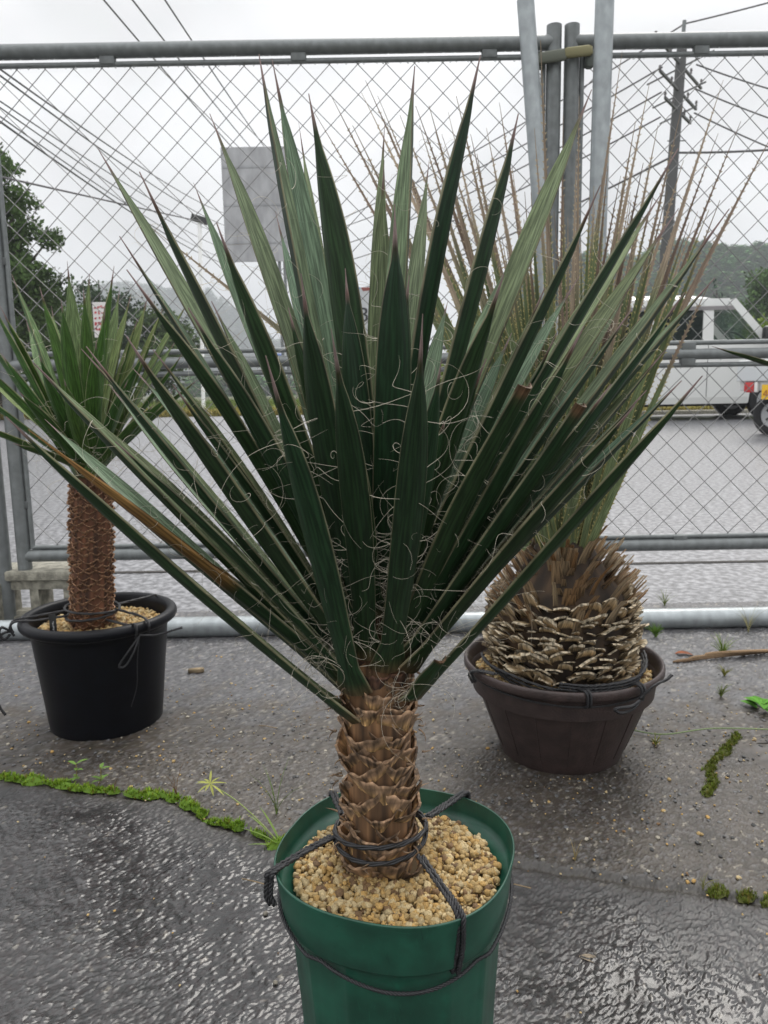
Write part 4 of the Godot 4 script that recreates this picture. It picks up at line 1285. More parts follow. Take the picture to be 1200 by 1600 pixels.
	for i in 11:
		var hd := MB.new()
		var a := TAU * i / 11.0
		var d := Vector3(cos(a), between(-0.2, 0.6), sin(a)).normalized()
		leafy(hd, Vector3(-0.135, 0.098, -0.05), d, between(0.018, 0.036), 0.0022, Color(0.30, 0.31, 0.09) * between(0.8, 1.2))
		part(sd, "flower_ray", hd.mesh(M.foliage))
	for i in 5:
		var lf := MB.new()
		var a := between(0, TAU)
		leafy(lf, Vector3.ZERO, Vector3(cos(a), between(0.3, 1.2), sin(a)).normalized(), between(0.05, 0.09), 0.002, Color(0.16, 0.23, 0.06))
		part(sd, "blade", lf.mesh(M.foliage))
	for w in [["small leafy weed rooted in the moss at the left", Vector3(-0.66, 0.0, -1.50), 0.045, 8], ["tiny three-stemmed weed on the moss, right of the small leafy weed", Vector3(-0.60, 0.0, -1.475), 0.05, 7]]:
		var r := thing("leafy_weed", w[0], "weed", w[1])
		var s := MB.new()
		s.tube(vs([Vector3.ZERO, Vector3(0.01, w[2] * 0.5, 0), Vector3(0.012, w[2], 0.005)]), fs([0.001]), 4, Color(0.20, 0.16, 0.07))
		part(r, "stem", s.mesh(M.foliage))
		for i in w[3]:
			var lf := MB.new()
			var a := rng.randf() * TAU
			leafy(lf, Vector3(0.01, w[2] * between(0.2, 1.0), 0), Vector3(cos(a), between(0.2, 0.7), sin(a)).normalized(), between(0.012, 0.026), 0.004, Color(0.12, 0.20, 0.05) * between(0.8, 1.3))
			part(r, "leaf", lf.mesh(M.foliage))
	var cl := thing("leafy_weed", "bright broad-leaved weed at the right edge beyond the moss", "weed", Vector3(0.93, 0.0, -1.80))
	for i in 16:
		var lf := MB.new()
		var a := rng.randf() * TAU
		leafy(lf, Vector3(cos(a) * 0.01, between(0.0, 0.02), sin(a) * 0.01), Vector3(cos(a), between(0.2, 0.9), sin(a)).normalized(), between(0.025, 0.045), 0.012, Color(0.10, 0.25, 0.04) * between(0.8, 1.4))
		part(cl, "leaf", lf.mesh(M.foliage))
	var run := MB.new()
	run.tube(smooth_path(vs([Vector3(0.52, 0.012, -1.72), Vector3(0.62, 0.010, -1.66), Vector3(0.75, 0.022, -1.66), Vector3(0.93, 0.012, -1.66), Vector3(1.05, 0.01, -1.62)]), 8), fs([0.0016]), 5, Color(0.20, 0.26, 0.13))
	alone("grass_runner", run.mesh(M.foliage), "long thin green grass stem lying across the asphalt right of the brown planter", "weed")
	# litter
	var stw := MB.new()
	for k in 3:
		stw.tube(smooth_path(vs([Vector3(0.83 + 0.05 * k, 0.008 + 0.006 * k, -2.13 - 0.01 * k), Vector3(0.97, 0.014 + 0.005 * k, -2.155), Vector3(1.12, 0.012 + 0.006 * k, -2.19 + 0.012 * k), Vector3(1.35, 0.012, -2.24 + 0.02 * k)]), 6), fs([0.003, 0.005, 0.006, 0.005]), 6, Color(0.34, 0.22, 0.12) * (0.8 + 0.2 * k))
	alone("dry_leaf_blade", stw.mesh(M.bark), "dry straw-brown leaf blades lying along the ground at the right edge", "fallen leaf")
	var rl := MB.new()
	leafy(rl, Vector3.ZERO, Vector3(1, 0.15, 0.1).normalized(), 0.055, 0.014, Color(0.33, 0.10, 0.035))
	alone("fallen_leaf", rl.mesh(M.bark), "curled orange-brown fallen leaf right of the brown planter", "fallen leaf", Vector3(0.862, 0.008, -2.20))
	var fl := MB.new()
	leafy(fl, Vector3.ZERO, Vector3(0.05, 1, 0.0).normalized(), 0.035, 0.004, Color(0.40, 0.26, 0.12))
	alone("fallen_leaf", fl.mesh(M.bark), "small dry leaf standing in the moss at the left", "fallen leaf", Vector3(-0.555, 0.006, -1.45))
	var pl := MB.new()
	leafy(pl, Vector3.ZERO, Vector3(1, 0.05, 0.3).normalized(), 0.035, 0.008, Color(0.30, 0.24, 0.17))
	alone("fallen_leaf", pl.mesh(M.bark), "flat tan leaf scrap on the wet asphalt right of the green pot", "fallen leaf", Vector3(0.265, 0.004, -0.975))
	var ch := MB.new()
	ch.slab(Vector3(0, 0.008, 0), Vector3(0.045, 0.014, 0.016), 0.003, Color(0.42, 0.32, 0.19), Basis(Vector3.UP, 0.2))
	alone("wood_chip", ch.mesh(M.bark), "pale chip of wood on the asphalt right of the black pot", "wood chip", Vector3(-0.55, 0.003, -2.12))
	for t in [[-0.245, -1.16, "twig lying left of the green pot below the moss"], [-0.31, -1.75, "thin pale twig on the asphalt between the black pot and the green pot"], [0.18, -1.14, "short straw bit beside the green pot's right rim"]]:
		var tw := MB.new()
		tw.tube(vs([Vector3.ZERO, Vector3(0.02, 0.004, 0.012), Vector3(0.045, 0.002, 0.02)]), fs([0.0013]), 4, Color(0.33, 0.24, 0.14))
		alone("twig", tw.mesh(M.bark), t[2], "twig", Vector3(t[0], 0.007, t[1]))
	# loose pumice and grit on the worn asphalt
	var root := Node3D.new()
	root.name = "loose_gravel"
	add_child(root)
	tag(root, "pale pumice crumbs and grit scattered over the asphalt", "gravel", "", "stuff")
	for k in 2:
		var where: Array[Transform3D] = []
		var tints := PackedColorArray()
		for i in 3200:
			var x := between(-1.3, 1.3)
			var z := between(-2.3, -0.8)
			var d := z - crack_z(x)
			var keep := 0.9 if d < 0.0 and d > -0.75 else (0.25 if d < 0.0 else 0.07)
			if d < 0.02 and d > -0.07:
				keep = 1.0
			if rng.randf() > keep * (0.35 + 0.65 * rng.randf()):
				continue
			var s := between(0.0018, 0.0052) if rng.randf() < 0.86 else between(0.005, 0.010)
			where.append(Transform3D(Basis.from_euler(Vector3(between(-3, 3), between(-3, 3), 0)).scaled(Vector3(s, s * 0.8, s * 1.1)), Vector3(x, 0.005, z)))
			tints.append(pebble_tint() if rng.randf() < 0.65 else Color(0.44, 0.40, 0.32) * between(0.4, 1.2))
		scatter(root, "pebbles", pebble_mesh(60 + k), where, tints)
	var grit: Array[Transform3D] = []
	var gt := PackedColorArray()
	for i in 3200:
		var x := between(-1.5, 1.5)
		var z := between(-2.5, -1.1)
		if z - crack_z(x) > 0.0:
			continue
		var s := between(0.003, 0.011)
		grit.append(Transform3D(Basis.from_euler(Vector3(between(-0.4, 0.4), between(-3, 3), between(-0.4, 0.4))).scaled(Vector3(s, s * 0.45, s * 1.2)), Vector3(x, 0.004, z)))
		gt.append(grey(between(0.045, 0.17)))
	scatter(root, "grit", pebble_mesh(71), grit, gt)

# ---------------------------------------------------------------- vehicles
func wheel(root: Node3D, at: Vector3, r: float, w: float) -> void:
	var t := Basis(Vector3.RIGHT, PI / 2)
	var a := MB.new()
	a.lathe(p2([r * 0.62, -w / 2, r * 0.9, -w / 2, r, -w * 0.36, r, w * 0.36, r * 0.9, w / 2, r * 0.62, w / 2, r * 0.6, w * 0.3, r * 0.6, -w * 0.3, r * 0.62, -w / 2]), 32, grey(1), Vector3.ZERO, t)
	var o := part(root, "wheel", a.mesh(M.rubber), Transform3D(Basis.IDENTITY, at))
	var b := MB.new()
	b.lathe(p2([0.0, w * 0.42, r * 0.15, w * 0.42, r * 0.2, w * 0.34, r * 0.5, w * 0.36, r * 0.56, w * 0.44, r * 0.62, w * 0.42, r * 0.6, -w * 0.4, 0, -w * 0.4]), 24, Color(0.45, 0.46, 0.47), Vector3.ZERO, t)
	for i in 5:
		var c := TAU * i / 5.0
		b.box(Vector3(cos(c) * r * 0.36, sin(c) * r * 0.36, w * 0.37), Vector3(r * 0.13, r * 0.13, 0.01), Color(0.03, 0.03, 0.03), Basis(Vector3.BACK, c))
	part(o, "rim", b.mesh(M.paint))

func van() -> void:
	var root := thing("parked_van", "white kei van parked side-on behind the gate, facing right", "van", Vector3(4.534, 0.287, -12.10), "", -0.02)
	var white := Color(0.66, 0.67, 0.65)
	var lo := p2([-1.70, 0.26, -1.45, 0.24, -1.43, 0.40, -1.32, 0.54, -1.15, 0.59, -0.98, 0.54, -0.87, 0.40, -0.85, 0.24, 0.85, 0.24, 0.87, 0.40, 0.98, 0.54, 1.15, 0.59, 1.32, 0.54, 1.43, 0.40, 1.46, 0.25, 1.62, 0.28, 1.66, 0.62, 1.60, 0.95, 1.40, 1.08, 1.20, 1.14, -1.66, 1.14, -1.72, 0.9])
	var mb := MB.new()
	mb.prism(lo, -0.70, 0.70, white)
	part(root, "body", mb.mesh(M.car_paint))
	var sill := MB.new()
	sill.prism(p2([-0.83, 0.235, 0.83, 0.235, 0.83, 0.33, -0.83, 0.33]), 0.70, 0.712, white * 0.85)
	part(root, "sill", sill.mesh(M.car_paint))
	# roof with rounded edges
	var rf := MB.new()
	var xs := [-1.70, -1.66, -1.55, -0.8, 0.0, 0.30, 0.46, 0.57]
	var ys := [1.60, 1.72, 1.79, 1.835, 1.835, 1.80, 1.74, 1.67]
	for i in xs.size():
		for j in 13:
			var u := -1.0 + j / 6.0
			var drop := 0.085 * pow(absf(u), 5.0)
			rf.p(Vector3(xs[i], ys[i] - drop - 0.02 * u * u, u * 0.655), white, Vector2(u, xs[i]))
	rf.grid(xs.size(), 13, 0)
	var f2 := rf.v.size()
	for i in xs.size():
		for j in 13:
			var u := -1.0 + j / 6.0
			rf.p(Vector3(xs[i], minf(ys[i] - 0.05, 1.69) - 0.085 * pow(absf(u), 5.0) - 0.02, u * 0.64), white, Vector2(u, xs[i]))
	rf.grid(xs.size(), 13, f2)
	part(root, "roof", rf.mesh(M.car_paint))
	for s in [-1.0, 1.0]:
		var z0: float = 0.66 * s
		var z1: float = 0.69 * s
		for q in [[-1.70, 1.13, -1.58, 1.13, -1.58, 1.70, -1.68, 1.70], [-0.66, 1.13, -0.56, 1.13, -0.56, 1.70, -0.66, 1.70], [0.15, 1.13, 0.31, 1.13, 0.29, 1.70, 0.15, 1.70], [1.02, 1.13, 1.16, 1.13, 0.60, 1.74, 0.50, 1.70]]:
			var pm := MB.new()
			pm.prism(p2(q), z0, z1, white)
			part(root, "pillar", pm.mesh(M.car_paint))
		var hd := MB.new()
		hd.prism(p2([-1.68, 1.62, 0.58, 1.62, 0.52, 1.74, -1.66, 1.74]), 0.645 * s, 0.672 * s, white)
		part(root, "roof_rail", hd.mesh(M.car_paint))
		for q in [[-1.58, 1.14, -0.66, 1.14, -0.66, 1.62, -1.58, 1.62], [-0.56, 1.14, 0.15, 1.14, 0.15, 1.62, -0.56, 1.62]]:
			var w := MB.new()
			w.prism(p2(q), 0.668 * s, 0.672 * s, grey(1))
			part(root, "side_window", w.mesh(M.tinted_glass if s > 0 else M.glass))
		var w2 := MB.new()
		w2.prism(p2([0.31, 1.14, 1.03, 1.14, 0.58, 1.62, 0.30, 1.62]), 0.668 * s, 0.672 * s, grey(1))
		part(root, "front_window", w2.mesh(M.glass))
		var vis := MB.new()
		vis.prism(p2([-1.60, 1.575, 0.60, 1.575, 0.56, 1.63, -1.60, 1.63]), 0.692 * s, 0.700 * s, Color(0.20, 0.19, 0.19))
		part(root, "window_visor", vis.mesh(M.paint))
		for x in [-1.15, 1.15]:
			wheel(root, Vector3(x, 0.275, 0.62 * s), 0.275, 0.15)
		for x in [-0.62, 0.235]:
			var sm := MB.new()
			sm.box(Vector3(x, 0.72, 0.7005 * s), Vector3(0.008, 0.82, 0.004), Color(0.06, 0.06, 0.06))
			part(root, "door_seam", sm.mesh(M.matt))
		var hn := MB.new()
		hn.slab(Vector3(0.40, 0.98, 0.71 * s), Vector3(0.16, 0.035, 0.03), 0.008, white * 0.9)
		part(root, "door_handle", hn.mesh(M.paint))
		var mr := MB.new()
		mr.slab(Vector3(1.02, 1.22, 0.80 * s), Vector3(0.10, 0.22, 0.14), 0.03, Color(0.025, 0.025, 0.027))
		part(root, "mirror", mr.mesh(M.paint))
	var ws := MB.new()
	ws.face(Vector3(1.22, 1.14, -0.64), Vector3(0.58, 1.70, -0.60), Vector3(0.58, 1.70, 0.60), Vector3(1.22, 1.14, 0.64), grey(1))
	part(root, "windscreen", ws.mesh(M.glass))
	var sw := MB.new()
	var ring := PackedVector3Array()
	for i in 25:
		var w := TAU * i / 24.0
		ring.append(Vector3(0.86, 1.16, 0.30) + Basis(Vector3.BACK, -0.7) * Vector3(cos(w) * 0.19, 0.0, sin(w) * 0.19))
	sw.tube(ring, fs([0.016]), 8, Color(0.02, 0.02, 0.02))
	part(root, "steering_wheel", sw.mesh(M.matt))
	for z in [-0.32, 0.32]:
		var se := MB.new()
		se.slab(Vector3(0.28, 1.12, z), Vector3(0.16, 0.5, 0.44), 0.05, Color(0.03, 0.03, 0.032), Basis(Vector3.BACK, 0.18))
		se.slab(Vector3(0.22, 1.44, z), Vector3(0.10, 0.16, 0.24), 0.04, Color(0.03, 0.03, 0.032), Basis(Vector3.BACK, 0.18))
		part(root, "seat", se.mesh(M.matt))
	var rs := MB.new()
	rs.slab(Vector3(-0.72, 1.15, 0), Vector3(0.16, 0.46, 1.1), 0.05, Color(0.03, 0.03, 0.032), Basis(Vector3.BACK, 0.18))
	part(root, "seat", rs.mesh(M.matt))
	var db := MB.new()
	db.slab(Vector3(1.12, 1.14, 0), Vector3(0.30, 0.10, 1.2), 0.03, Color(0.03, 0.03, 0.03))
	part(root, "dashboard", db.mesh(M.matt))
	var hl := MB.new()
	hl.box(Vector3(-0.55, 1.655, 0), Vector3(2.2, 0.02, 1.24), Color(0.10, 0.10, 0.10))
	part(root, "headlining", hl.mesh(M.matt))
	var tr := MB.new()
	tr.box(Vector3(-1.62, 1.38, 0), Vector3(0.03, 0.52, 1.24), Color(0.03, 0.03, 0.03))
	tr.box(Vector3(-0.55, 1.20, -0.60), Vector3(2.0, 0.16, 0.03), Color(0.03, 0.03, 0.03))
	part(root, "inner_trim", tr.mesh(M.matt))
	var un := MB.new()
	un.box(Vector3(-0.05, 0.27, 0), Vector3(2.9, 0.14, 1.2), Color(0.012, 0.012, 0.012))
	part(root, "underbody", un.mesh(M.matt))
	var bp := MB.new()
	bp.slab(Vector3(1.66, 0.42, 0), Vector3(0.14, 0.30, 1.36), 0.05, white)
	part(root, "bumper", bp.mesh(M.car_paint))

func truck() -> void:
	# only its rear corner reaches into the picture
	var root := thing("parked_truck", "white kei pickup at the right edge showing its red tail lamp and yellow plate", "truck", Vector3(4.59, 0.186, -8.5), "", -0.90)
	var grey_w := Color(0.55, 0.57, 0.58)
	var bed := MB.new()
	bed.slab(Vector3(0.0, 0.745, -0.9), Vector3(1.39, 0.20, 1.9), 0.015, grey_w)
	part(root, "cargo_bed", bed.mesh(M.car_paint))
	var tg := MB.new()
	tg.slab(Vector3(0, 0.76, 0.062), Vector3(1.39, 0.235, 0.024), 0.008, grey_w)
	part(root, "tailgate", tg.mesh(M.car_paint))
	var bar := MB.new()
	bar.slab(Vector3(0, 0.59, -0.02), Vector3(1.36, 0.11, 0.10), 0.01, Color(0.60, 0.61, 0.60))
	part(root, "rear_beam", bar.mesh(M.car_paint))
	for s in [-1.0, 1.0]:
		var lamp := MB.new()
		lamp.slab(Vector3(0.55 * s, 0.575, 0.05), Vector3(0.115, 0.115, 0.05), 0.01, grey(1))
		var o := part(root, "tail_lamp", lamp.mesh(M.lamp_red))
		var lens := MB.new()
		lens.slab(Vector3(0.47 * s, 0.575, 0.05), Vector3(0.04, 0.115, 0.05), 0.008, Color(0.7, 0.68, 0.66))
		part(o, "reversing_lens", lens.mesh(M.paint))
		wheel(root, Vector3(0.42 * s, 0.25, -0.36), 0.25, 0.15)
	var plate := MB.new()
	plate.slab(Vector3(-0.24, 0.52, 0.06), Vector3(0.33, 0.165, 0.012), 0.004, Color(0.75, 0.46, 0.02))
	var pl := part(root, "number_plate", plate.mesh(M.paint))
	var tm := TextMesh.new()
	tm.text = "40"
	tm.font_size = 16
	tm.pixel_size = 0.006
	tm.depth = 0.004
	tm.material = mat("plate_ink", Color(0.35, 0.12, 0.02), 0.5)
	part(pl, "plate_number", tm, Transform3D(Basis.IDENTITY, Vector3(-0.33, 0.51, 0.069)))
	var cab := MB.new()
	cab.prism(p2([-2.9, 0.3, -1.9, 0.3, -1.86, 1.62, -2.0, 1.72, -2.45, 1.70, -2.85, 1.0]), -0.69, 0.69, grey_w)
	part(root, "cab", cab.mesh(M.car_paint), Transform3D(Basis(Vector3.UP, -PI / 2), Vector3.ZERO))
	var ax := MB.new()
	ax.box(Vector3(0, 0.42, -1.0), Vector3(0.6, 0.12, 1.9), Color(0.015, 0.015, 0.015))
	part(root, "chassis", ax.mesh(M.matt))
	for s in [-1.0, 1.0]:
		wheel(root, Vector3(0.56 * s, 0.25, -2.35), 0.25, 0.15)

# ---------------------------------------------------------------- signs, poles, wires
func signs() -> void:
	var a := thing("road_sign", "large plain grey back of a road sign on two posts behind the gate", "sign", Vector3(-2.29, 0.3, -15.0))
	var b := MB.new()
	b.slab(Vector3(0, 3.94, 0), Vector3(1.19, 2.03, 0.03), 0.006, Color(0.40, 0.405, 0.415))
	part(a, "sign_panel", b.mesh(M.weathered))
	for y in [3.27, 3.94, 4.61]:
		var q := MB.new()
		q.box(Vector3(0, y, 0.018), Vector3(1.15, 0.035, 0.012), Color(0.36, 0.365, 0.375))
		part(a, "stiffening_rib", q.mesh(M.weathered))
	for x in [0.40, 0.50]:
		pipe(a, "post", Vector3(x, -0.05, -0.05), Vector3(x, 4.8, -0.05), 0.03, M.dull_steel, 10)
	for y in [3.3, 4.6]:
		var r := MB.new()
		r.box(Vector3(0, y, -0.022), Vector3(1.1, 0.05, 0.012), Color(0.25, 0.25, 0.26))
		part(a, "rail", r.mesh(M.paint))
	var s := thing("shop_sign", "white sign board with blue and dark red corners, lettered Be, seen between leaves", "sign", Vector3(-0.26, 0.3, -22.0))
	var w := MB.new()
	w.slab(Vector3(0, 2.65, 0), Vector3(1.25, 1.36, 0.06), 0.01, Color(0.50, 0.51, 0.53))
	part(s, "sign_panel", w.mesh(M.paint))
	var blue := MB.new()
	blue.prism(p2([-0.62, 3.32, -0.62, 2.98, -0.28, 3.32]), 0.03, 0.036, Color(0.05, 0.19, 0.45))
	part(s, "blue_corner", blue.mesh(M.paint))
	var red := MB.new()
	red.prism(p2([-0.62, 1.97, -0.62, 2.10, 0.1, 2.03, 0.62, 2.08, 0.62, 1.97]), 0.03, 0.036, Color(0.20, 0.03, 0.03))
	part(s, "red_band", red.mesh(M.paint))
	var red2 := MB.new()
	red2.prism(p2([-0.27, 3.32, -0.22, 3.22, 0.62, 3.27, 0.62, 3.32]), 0.03, 0.036, Color(0.25, 0.06, 0.05))
	part(s, "red_strip", red2.mesh(M.paint))
	var tm := TextMesh.new()
	tm.text = "Be"
	tm.font_size = 32
	tm.pixel_size = 0.017
	tm.depth = 0.01
	tm.material = mat("ink", Color(0.03, 0.03, 0.035), 0.6)
	part(s, "lettering", tm, Transform3D(Basis.IDENTITY, Vector3(-0.08, 2.60, 0.038)))
	for x in [-0.45, 0.45]:
		pipe(s, "post", Vector3(x, 0, -0.08), Vector3(x, 2.7, -0.08), 0.045, M.dull_steel, 10)
	var r := thing("notice_board", "small white notice with rows of red writing among the far left trees", "sign", Vector3(-4.24, 0.3, -12.0))
	var nb := MB.new()
	nb.slab(Vector3(0, 1.63, 0), Vector3(0.24, 0.52, 0.02), 0.004, Color(0.62, 0.60, 0.58))
	part(r, "sign_panel", nb.mesh(M.paint))
	var mk := MB.new()
	for i in 5:
		for j in 4:
			for k in 3:
				mk.box(Vector3(-0.082 + j * 0.054 + between(-0.012, 0.012), 1.82 - i * 0.083 + between(-0.018, 0.018), 0.012), Vector3(between(0.008, 0.042), between(0.008, 0.03), 0.004), Color(0.48, 0.05, 0.06))
	part(r, "red_writing", mk.mesh(M.paint), Transform3D.IDENTITY, "stuff")
	pipe(r, "post", Vector3(0, 0, -0.04), Vector3(0, 1.6, -0.04), 0.025, M.dull_steel, 10)
	var bl := MB.new()
	bl.slab(Vector3(0, 0.42, 0), Vector3(0.26, 0.34, 0.26), 0.03, Color(0.10, 0.17, 0.42))
	bl.slab(Vector3(0, 0.12, 0), Vector3(0.2, 0.26, 0.2), 0.02, Color(0.08, 0.08, 0.09))
	alone("blue_bin", bl.mesh(M.paint), "small blue box beside the sign posts far behind the gate", "bin", Vector3(-2.05, 0.95, -15.3))

func wire(label: String, group: String, a: Vector3, b: Vector3, sag: float, r: float) -> void:
	var pts := PackedVector3Array()
	for i in 25:
		var s := i / 24.0
		pts.append(a.lerp(b, s) - Vector3(0, sag * 4.0 * s * (1.0 - s), 0))
	var mb := MB.new()
	var o := pts[0]
	for i in pts.size():
		pts[i] -= o
	mb.tube(pts, fs([r]), 6, Color(0.10, 0.095, 0.10))
	alone("overhead_wire", mb.mesh(M.matt), label, "wire", o, group)

func utility() -> void:
	var p := thing("utility_pole", "dark utility pole with crossarms above the gate at the right", "utility pole", Vector3(7.74, 0.3, -22.0))
	var mb := MB.new()
	mb.tube(vs([Vector3(0, -0.5, 0), Vector3(0.12, 3.5, 0), Vector3(0.36, 9.3, 0)]), fs([0.17, 0.155, 0.13]), 16, Color(0.085, 0.085, 0.085))
	part(p, "pole_shaft", mb.mesh(M.matt))
	pipe(p, "top_mast", Vector3(0.36, 9.2, 0), Vector3(0.40, 9.98, 0), 0.05, M.dull_steel, 10)
	for c in [[8.92, 2.5, 0.25], [8.25, 2.0, -0.1], [7.75, 1.4, 0.1]]:
		var arm := MB.new()
		arm.box(Vector3(0.33, c[0], 0), Vector3(c[1] * 1.5, 0.06, 0.06), Color(0.11, 0.11, 0.11), Basis(Vector3.UP, 0.9) * Basis(Vector3.BACK, -0.05))
		arm.box(Vector3(0.33, c[0] - 0.1, 0), Vector3(c[1] * 0.7, 0.035, 0.035), Color(0.11, 0.11, 0.11), Basis(Vector3.UP, -0.5) * Basis(Vector3.BACK, 0.3))
		var o := part(p, "crossarm", arm.mesh(M.matt))
		for k in [-0.5, -0.2, 0.25, 0.5]:
			var ins := MB.new()
			var q: Vector3 = Vector3(0.33, c[0], 0) + Basis(Vector3.UP, 0.9) * Vector3(k * c[1] * 1.5, 0.12 - 0.05 * k, 0)
			ins.lathe(p2([0, -0.07, 0.03, -0.07, 0.02, -0.02, 0.045, 0.0, 0.02, 0.03, 0.04, 0.04, 0, 0.07]), 8, Color(0.13, 0.12, 0.12), q)
			part(o, "insulator", ins.mesh(M.matt))
	for k in 5:
		var st := MB.new()
		st.box(Vector3(0.12 + 0.05 * k, 4.2 + k * 0.7, 0), Vector3(0.5, 0.025, 0.025), Color(0.1, 0.1, 0.1))
		part(p, "step_bolt", st.mesh(M.matt))
	var right := "wires strung from the right utility pole"
	var ps := Vector3(8.1, 0, -22.0)
	wire("topmost wire running right from the mast of the utility pole", right, Vector3(8.14, 10.2, -22), Vector3(15.5, 11.4, -20), 0.1, 0.02)
	wire("topmost wire running left from the mast of the utility pole", right, Vector3(8.14, 10.2, -22), Vector3(-2.0, 9.2, -40), 0.3, 0.02)
	for i in 3:
		wire(["upper", "middle", "lower"][i] + " wire running left from the crossarms of the utility pole", right, Vector3(7.6, 9.15 - i * 0.62, -22), Vector3(-5.0, 10.2 - i * 1.0, -50), 0.6, 0.022)
		wire(["upper", "middle", "lower"][i] + " wire running right from the crossarms of the utility pole", right, Vector3(8.5, 9.2 - i * 0.6, -22), Vector3(20.0, 8.8 - i * 1.3, -26), 0.4, 0.02)
	wire("thick bundled cable running right below the crossarms", right, Vector3(8.05, 7.0, -22), Vector3(18.0, 7.9, -21), 0.35, 0.03)
	wire("thick bundled cable running left below the crossarms", right, Vector3(8.05, 6.95, -22), Vector3(-2.0, 7.3, -52), 0.5, 0.03)
	var left := "bundle of roadside wires at the upper left"
	wire("topmost thick cable of the roadside bundle", left, Vector3(-5.896, 5.874, -13), Vector3(-9.212, 11.376, -48), 0.25, 0.016)
	wire("second thick cable of the roadside bundle, twisting under the topmost", left, Vector3(-5.905, 5.781, -13), Vector3(-9.247, 10.685, -48), 0.25, 0.016)
	wire("third wire of the roadside bundle", left, Vector3(-5.941, 5.406, -13), Vector3(-9.276, 10.1, -48), 0.25, 0.012)
	wire("fourth wire of the roadside bundle, nearly straight", left, Vector3(-5.95, 5.312, -13), Vector3(-9.312, 9.365, -48), 0.25, 0.012)
	wire("fifth wire of the roadside bundle", left, Vector3(-5.962, 5.18, -13), Vector3(-9.53, 8.852, -48), 0.25, 0.012)
	wire("lowest thick cable of the roadside bundle", left, Vector3(-5.969, 5.104, -13), Vector3(-9.545, 8.557, -48), 0.25, 0.018)
	wire("single dark wire descending to the thin pole at the left", "", Vector3(-4.652, 3.477, -10), Vector3(-4.675, 5.231, -21), 0.0, 0.014)
	var pw := "three high wires crossing the upper left sky"
	wire("left of the three high wires crossing the upper left sky", pw, Vector3(-5.095, 7.991, -14), Vector3(-6.727, 14.711, -60), 0.3, 0.018)
	wire("middle of the three high wires crossing the upper left sky", pw, Vector3(-4.567, 7.982, -14), Vector3(-6.321, 15.427, -60), 0.3, 0.018)
	wire("right of the three high wires crossing the upper left sky", pw, Vector3(-3.943, 7.972, -14), Vector3(-5.752, 15.418, -60), 0.3, 0.018)
	var sp := thing("service_pole", "thin grey pole carrying a single wire, left of the road sign", "pole", Vector3(-4.675, 5.231, -21))
	pipe(sp, "shaft", Vector3(-0.3, -9.0, 0), Vector3(0, 0.1, 0), 0.05, M.matt, 10)
	var hd := MB.new()
	hd.box(Vector3(0, 0.05, 0), Vector3(0.42, 0.16, 0.16), Color(0.05, 0.05, 0.05), Basis(Vector3.BACK, -0.3))
	part(sp, "bracket", hd.mesh(M.matt))

# ---------------------------------------------------------------- trees and land beyond
func spray_mesh(n: int, size: float, leaf: float, sd: int) -> ArrayMesh:
	var mb := MB.new()
	var r := RandomNumberGenerator.new()
	r.seed = sd
	for i in n:
		var c := Vector3(r.randf_range(-1, 1), r.randf_range(-1, 1), r.randf_range(-1, 1)) * size
		var d := Vector3(r.randf_range(-1, 1), r.randf_range(-1, 0.6), r.randf_range(-1, 1)).normalized()
		var s := d.cross(Vector3(r.randf_range(-1, 1), r.randf_range(-1, 1), r.randf_range(-1, 1))).normalized()
		var l := leaf * r.randf_range(0.7, 1.4)
		var col := grey(r.randf_range(0.65, 1.3))
		var q := mb.p(c, col)
		mb.p(c + d * l * 0.5 + s * l * 0.3, col)
		mb.p(c + d * l, col)
		mb.p(c + d * l * 0.5 - s * l * 0.3, col)
		mb.quad(q, q + 1, q + 2, q + 3)
	return mb.mesh(M.foliage)

func tree(called: String, label: String, category: String, at: Vector3, h: float, blobs: Array, per: int, leaf: float, tint: Color, group := "", limbs := true) -> void:
	# blobs: [x, y, z, radius]
	var root := thing(called, label, category, at, group)
	if limbs:
		var tr := MB.new()
		tr.tube(vs([Vector3(0, -0.4, 0), Vector3(0.05, h * 0.35, 0), Vector3(0, h * 0.7, 0.05), Vector3(0, h * 0.9, 0)]), fs([h * 0.03, h * 0.022, h * 0.012, h * 0.004]), 10, Color(0.05, 0.04, 0.03))
		for b in blobs:
			var c := Vector3(b[0], b[1], b[2])
			var s := Vector3(0, clampf(c.y * 0.6, h * 0.15, h * 0.7), 0)
			tr.tube(vs([s, s.lerp(c, 0.5) + Vector3(0, -0.08 * h * 0.2, 0), c]), fs([h * 0.010, h * 0.006, h * 0.002]), 6, Color(0.05, 0.04, 0.03))
		part(root, "trunk", tr.mesh(M.matt))
	var where: Array[Transform3D] = []
	var tints := PackedColorArray()
	for b in blobs:
		var t2 := between(0.75, 1.25)
		for i in int(per * b[3] * b[3]):
			var d: Vector3 = Vector3(rng.randfn(), rng.randfn(), rng.randfn()).normalized() * b[3] * pow(rng.randf(), 0.4) * between(0.75, 1.15)
			where.append(Transform3D(Basis.from_euler(Vector3(between(-3, 3), between(-3, 3), between(-3, 3))).scaled(Vector3.ONE * between(0.7, 1.3)), Vector3(b[0], b[1], b[2]) + d * Vector3(1, 0.8, 1)))
			tints.append(tint * t2 * between(0.7, 1.3))
	scatter(root, "crown", spray_mesh(9, leaf * 1.3, leaf, where.size()), where, tints)

func conifer(label: String, at: Vector3, h: float, r: float, tint: Color, leaf: float, per: int) -> void:
	var blobs := []
	for i in 9:
		var s := i / 8.0
		blobs.append([between(-0.1, 0.1) * r, h * (0.12 + 0.86 * s), between(-0.1, 0.1) * r, maxf(r * (1.0 - s), 0.12 * r)])
	tree("conifer_tree", label, "tree", at, h, blobs, per, leaf, tint)

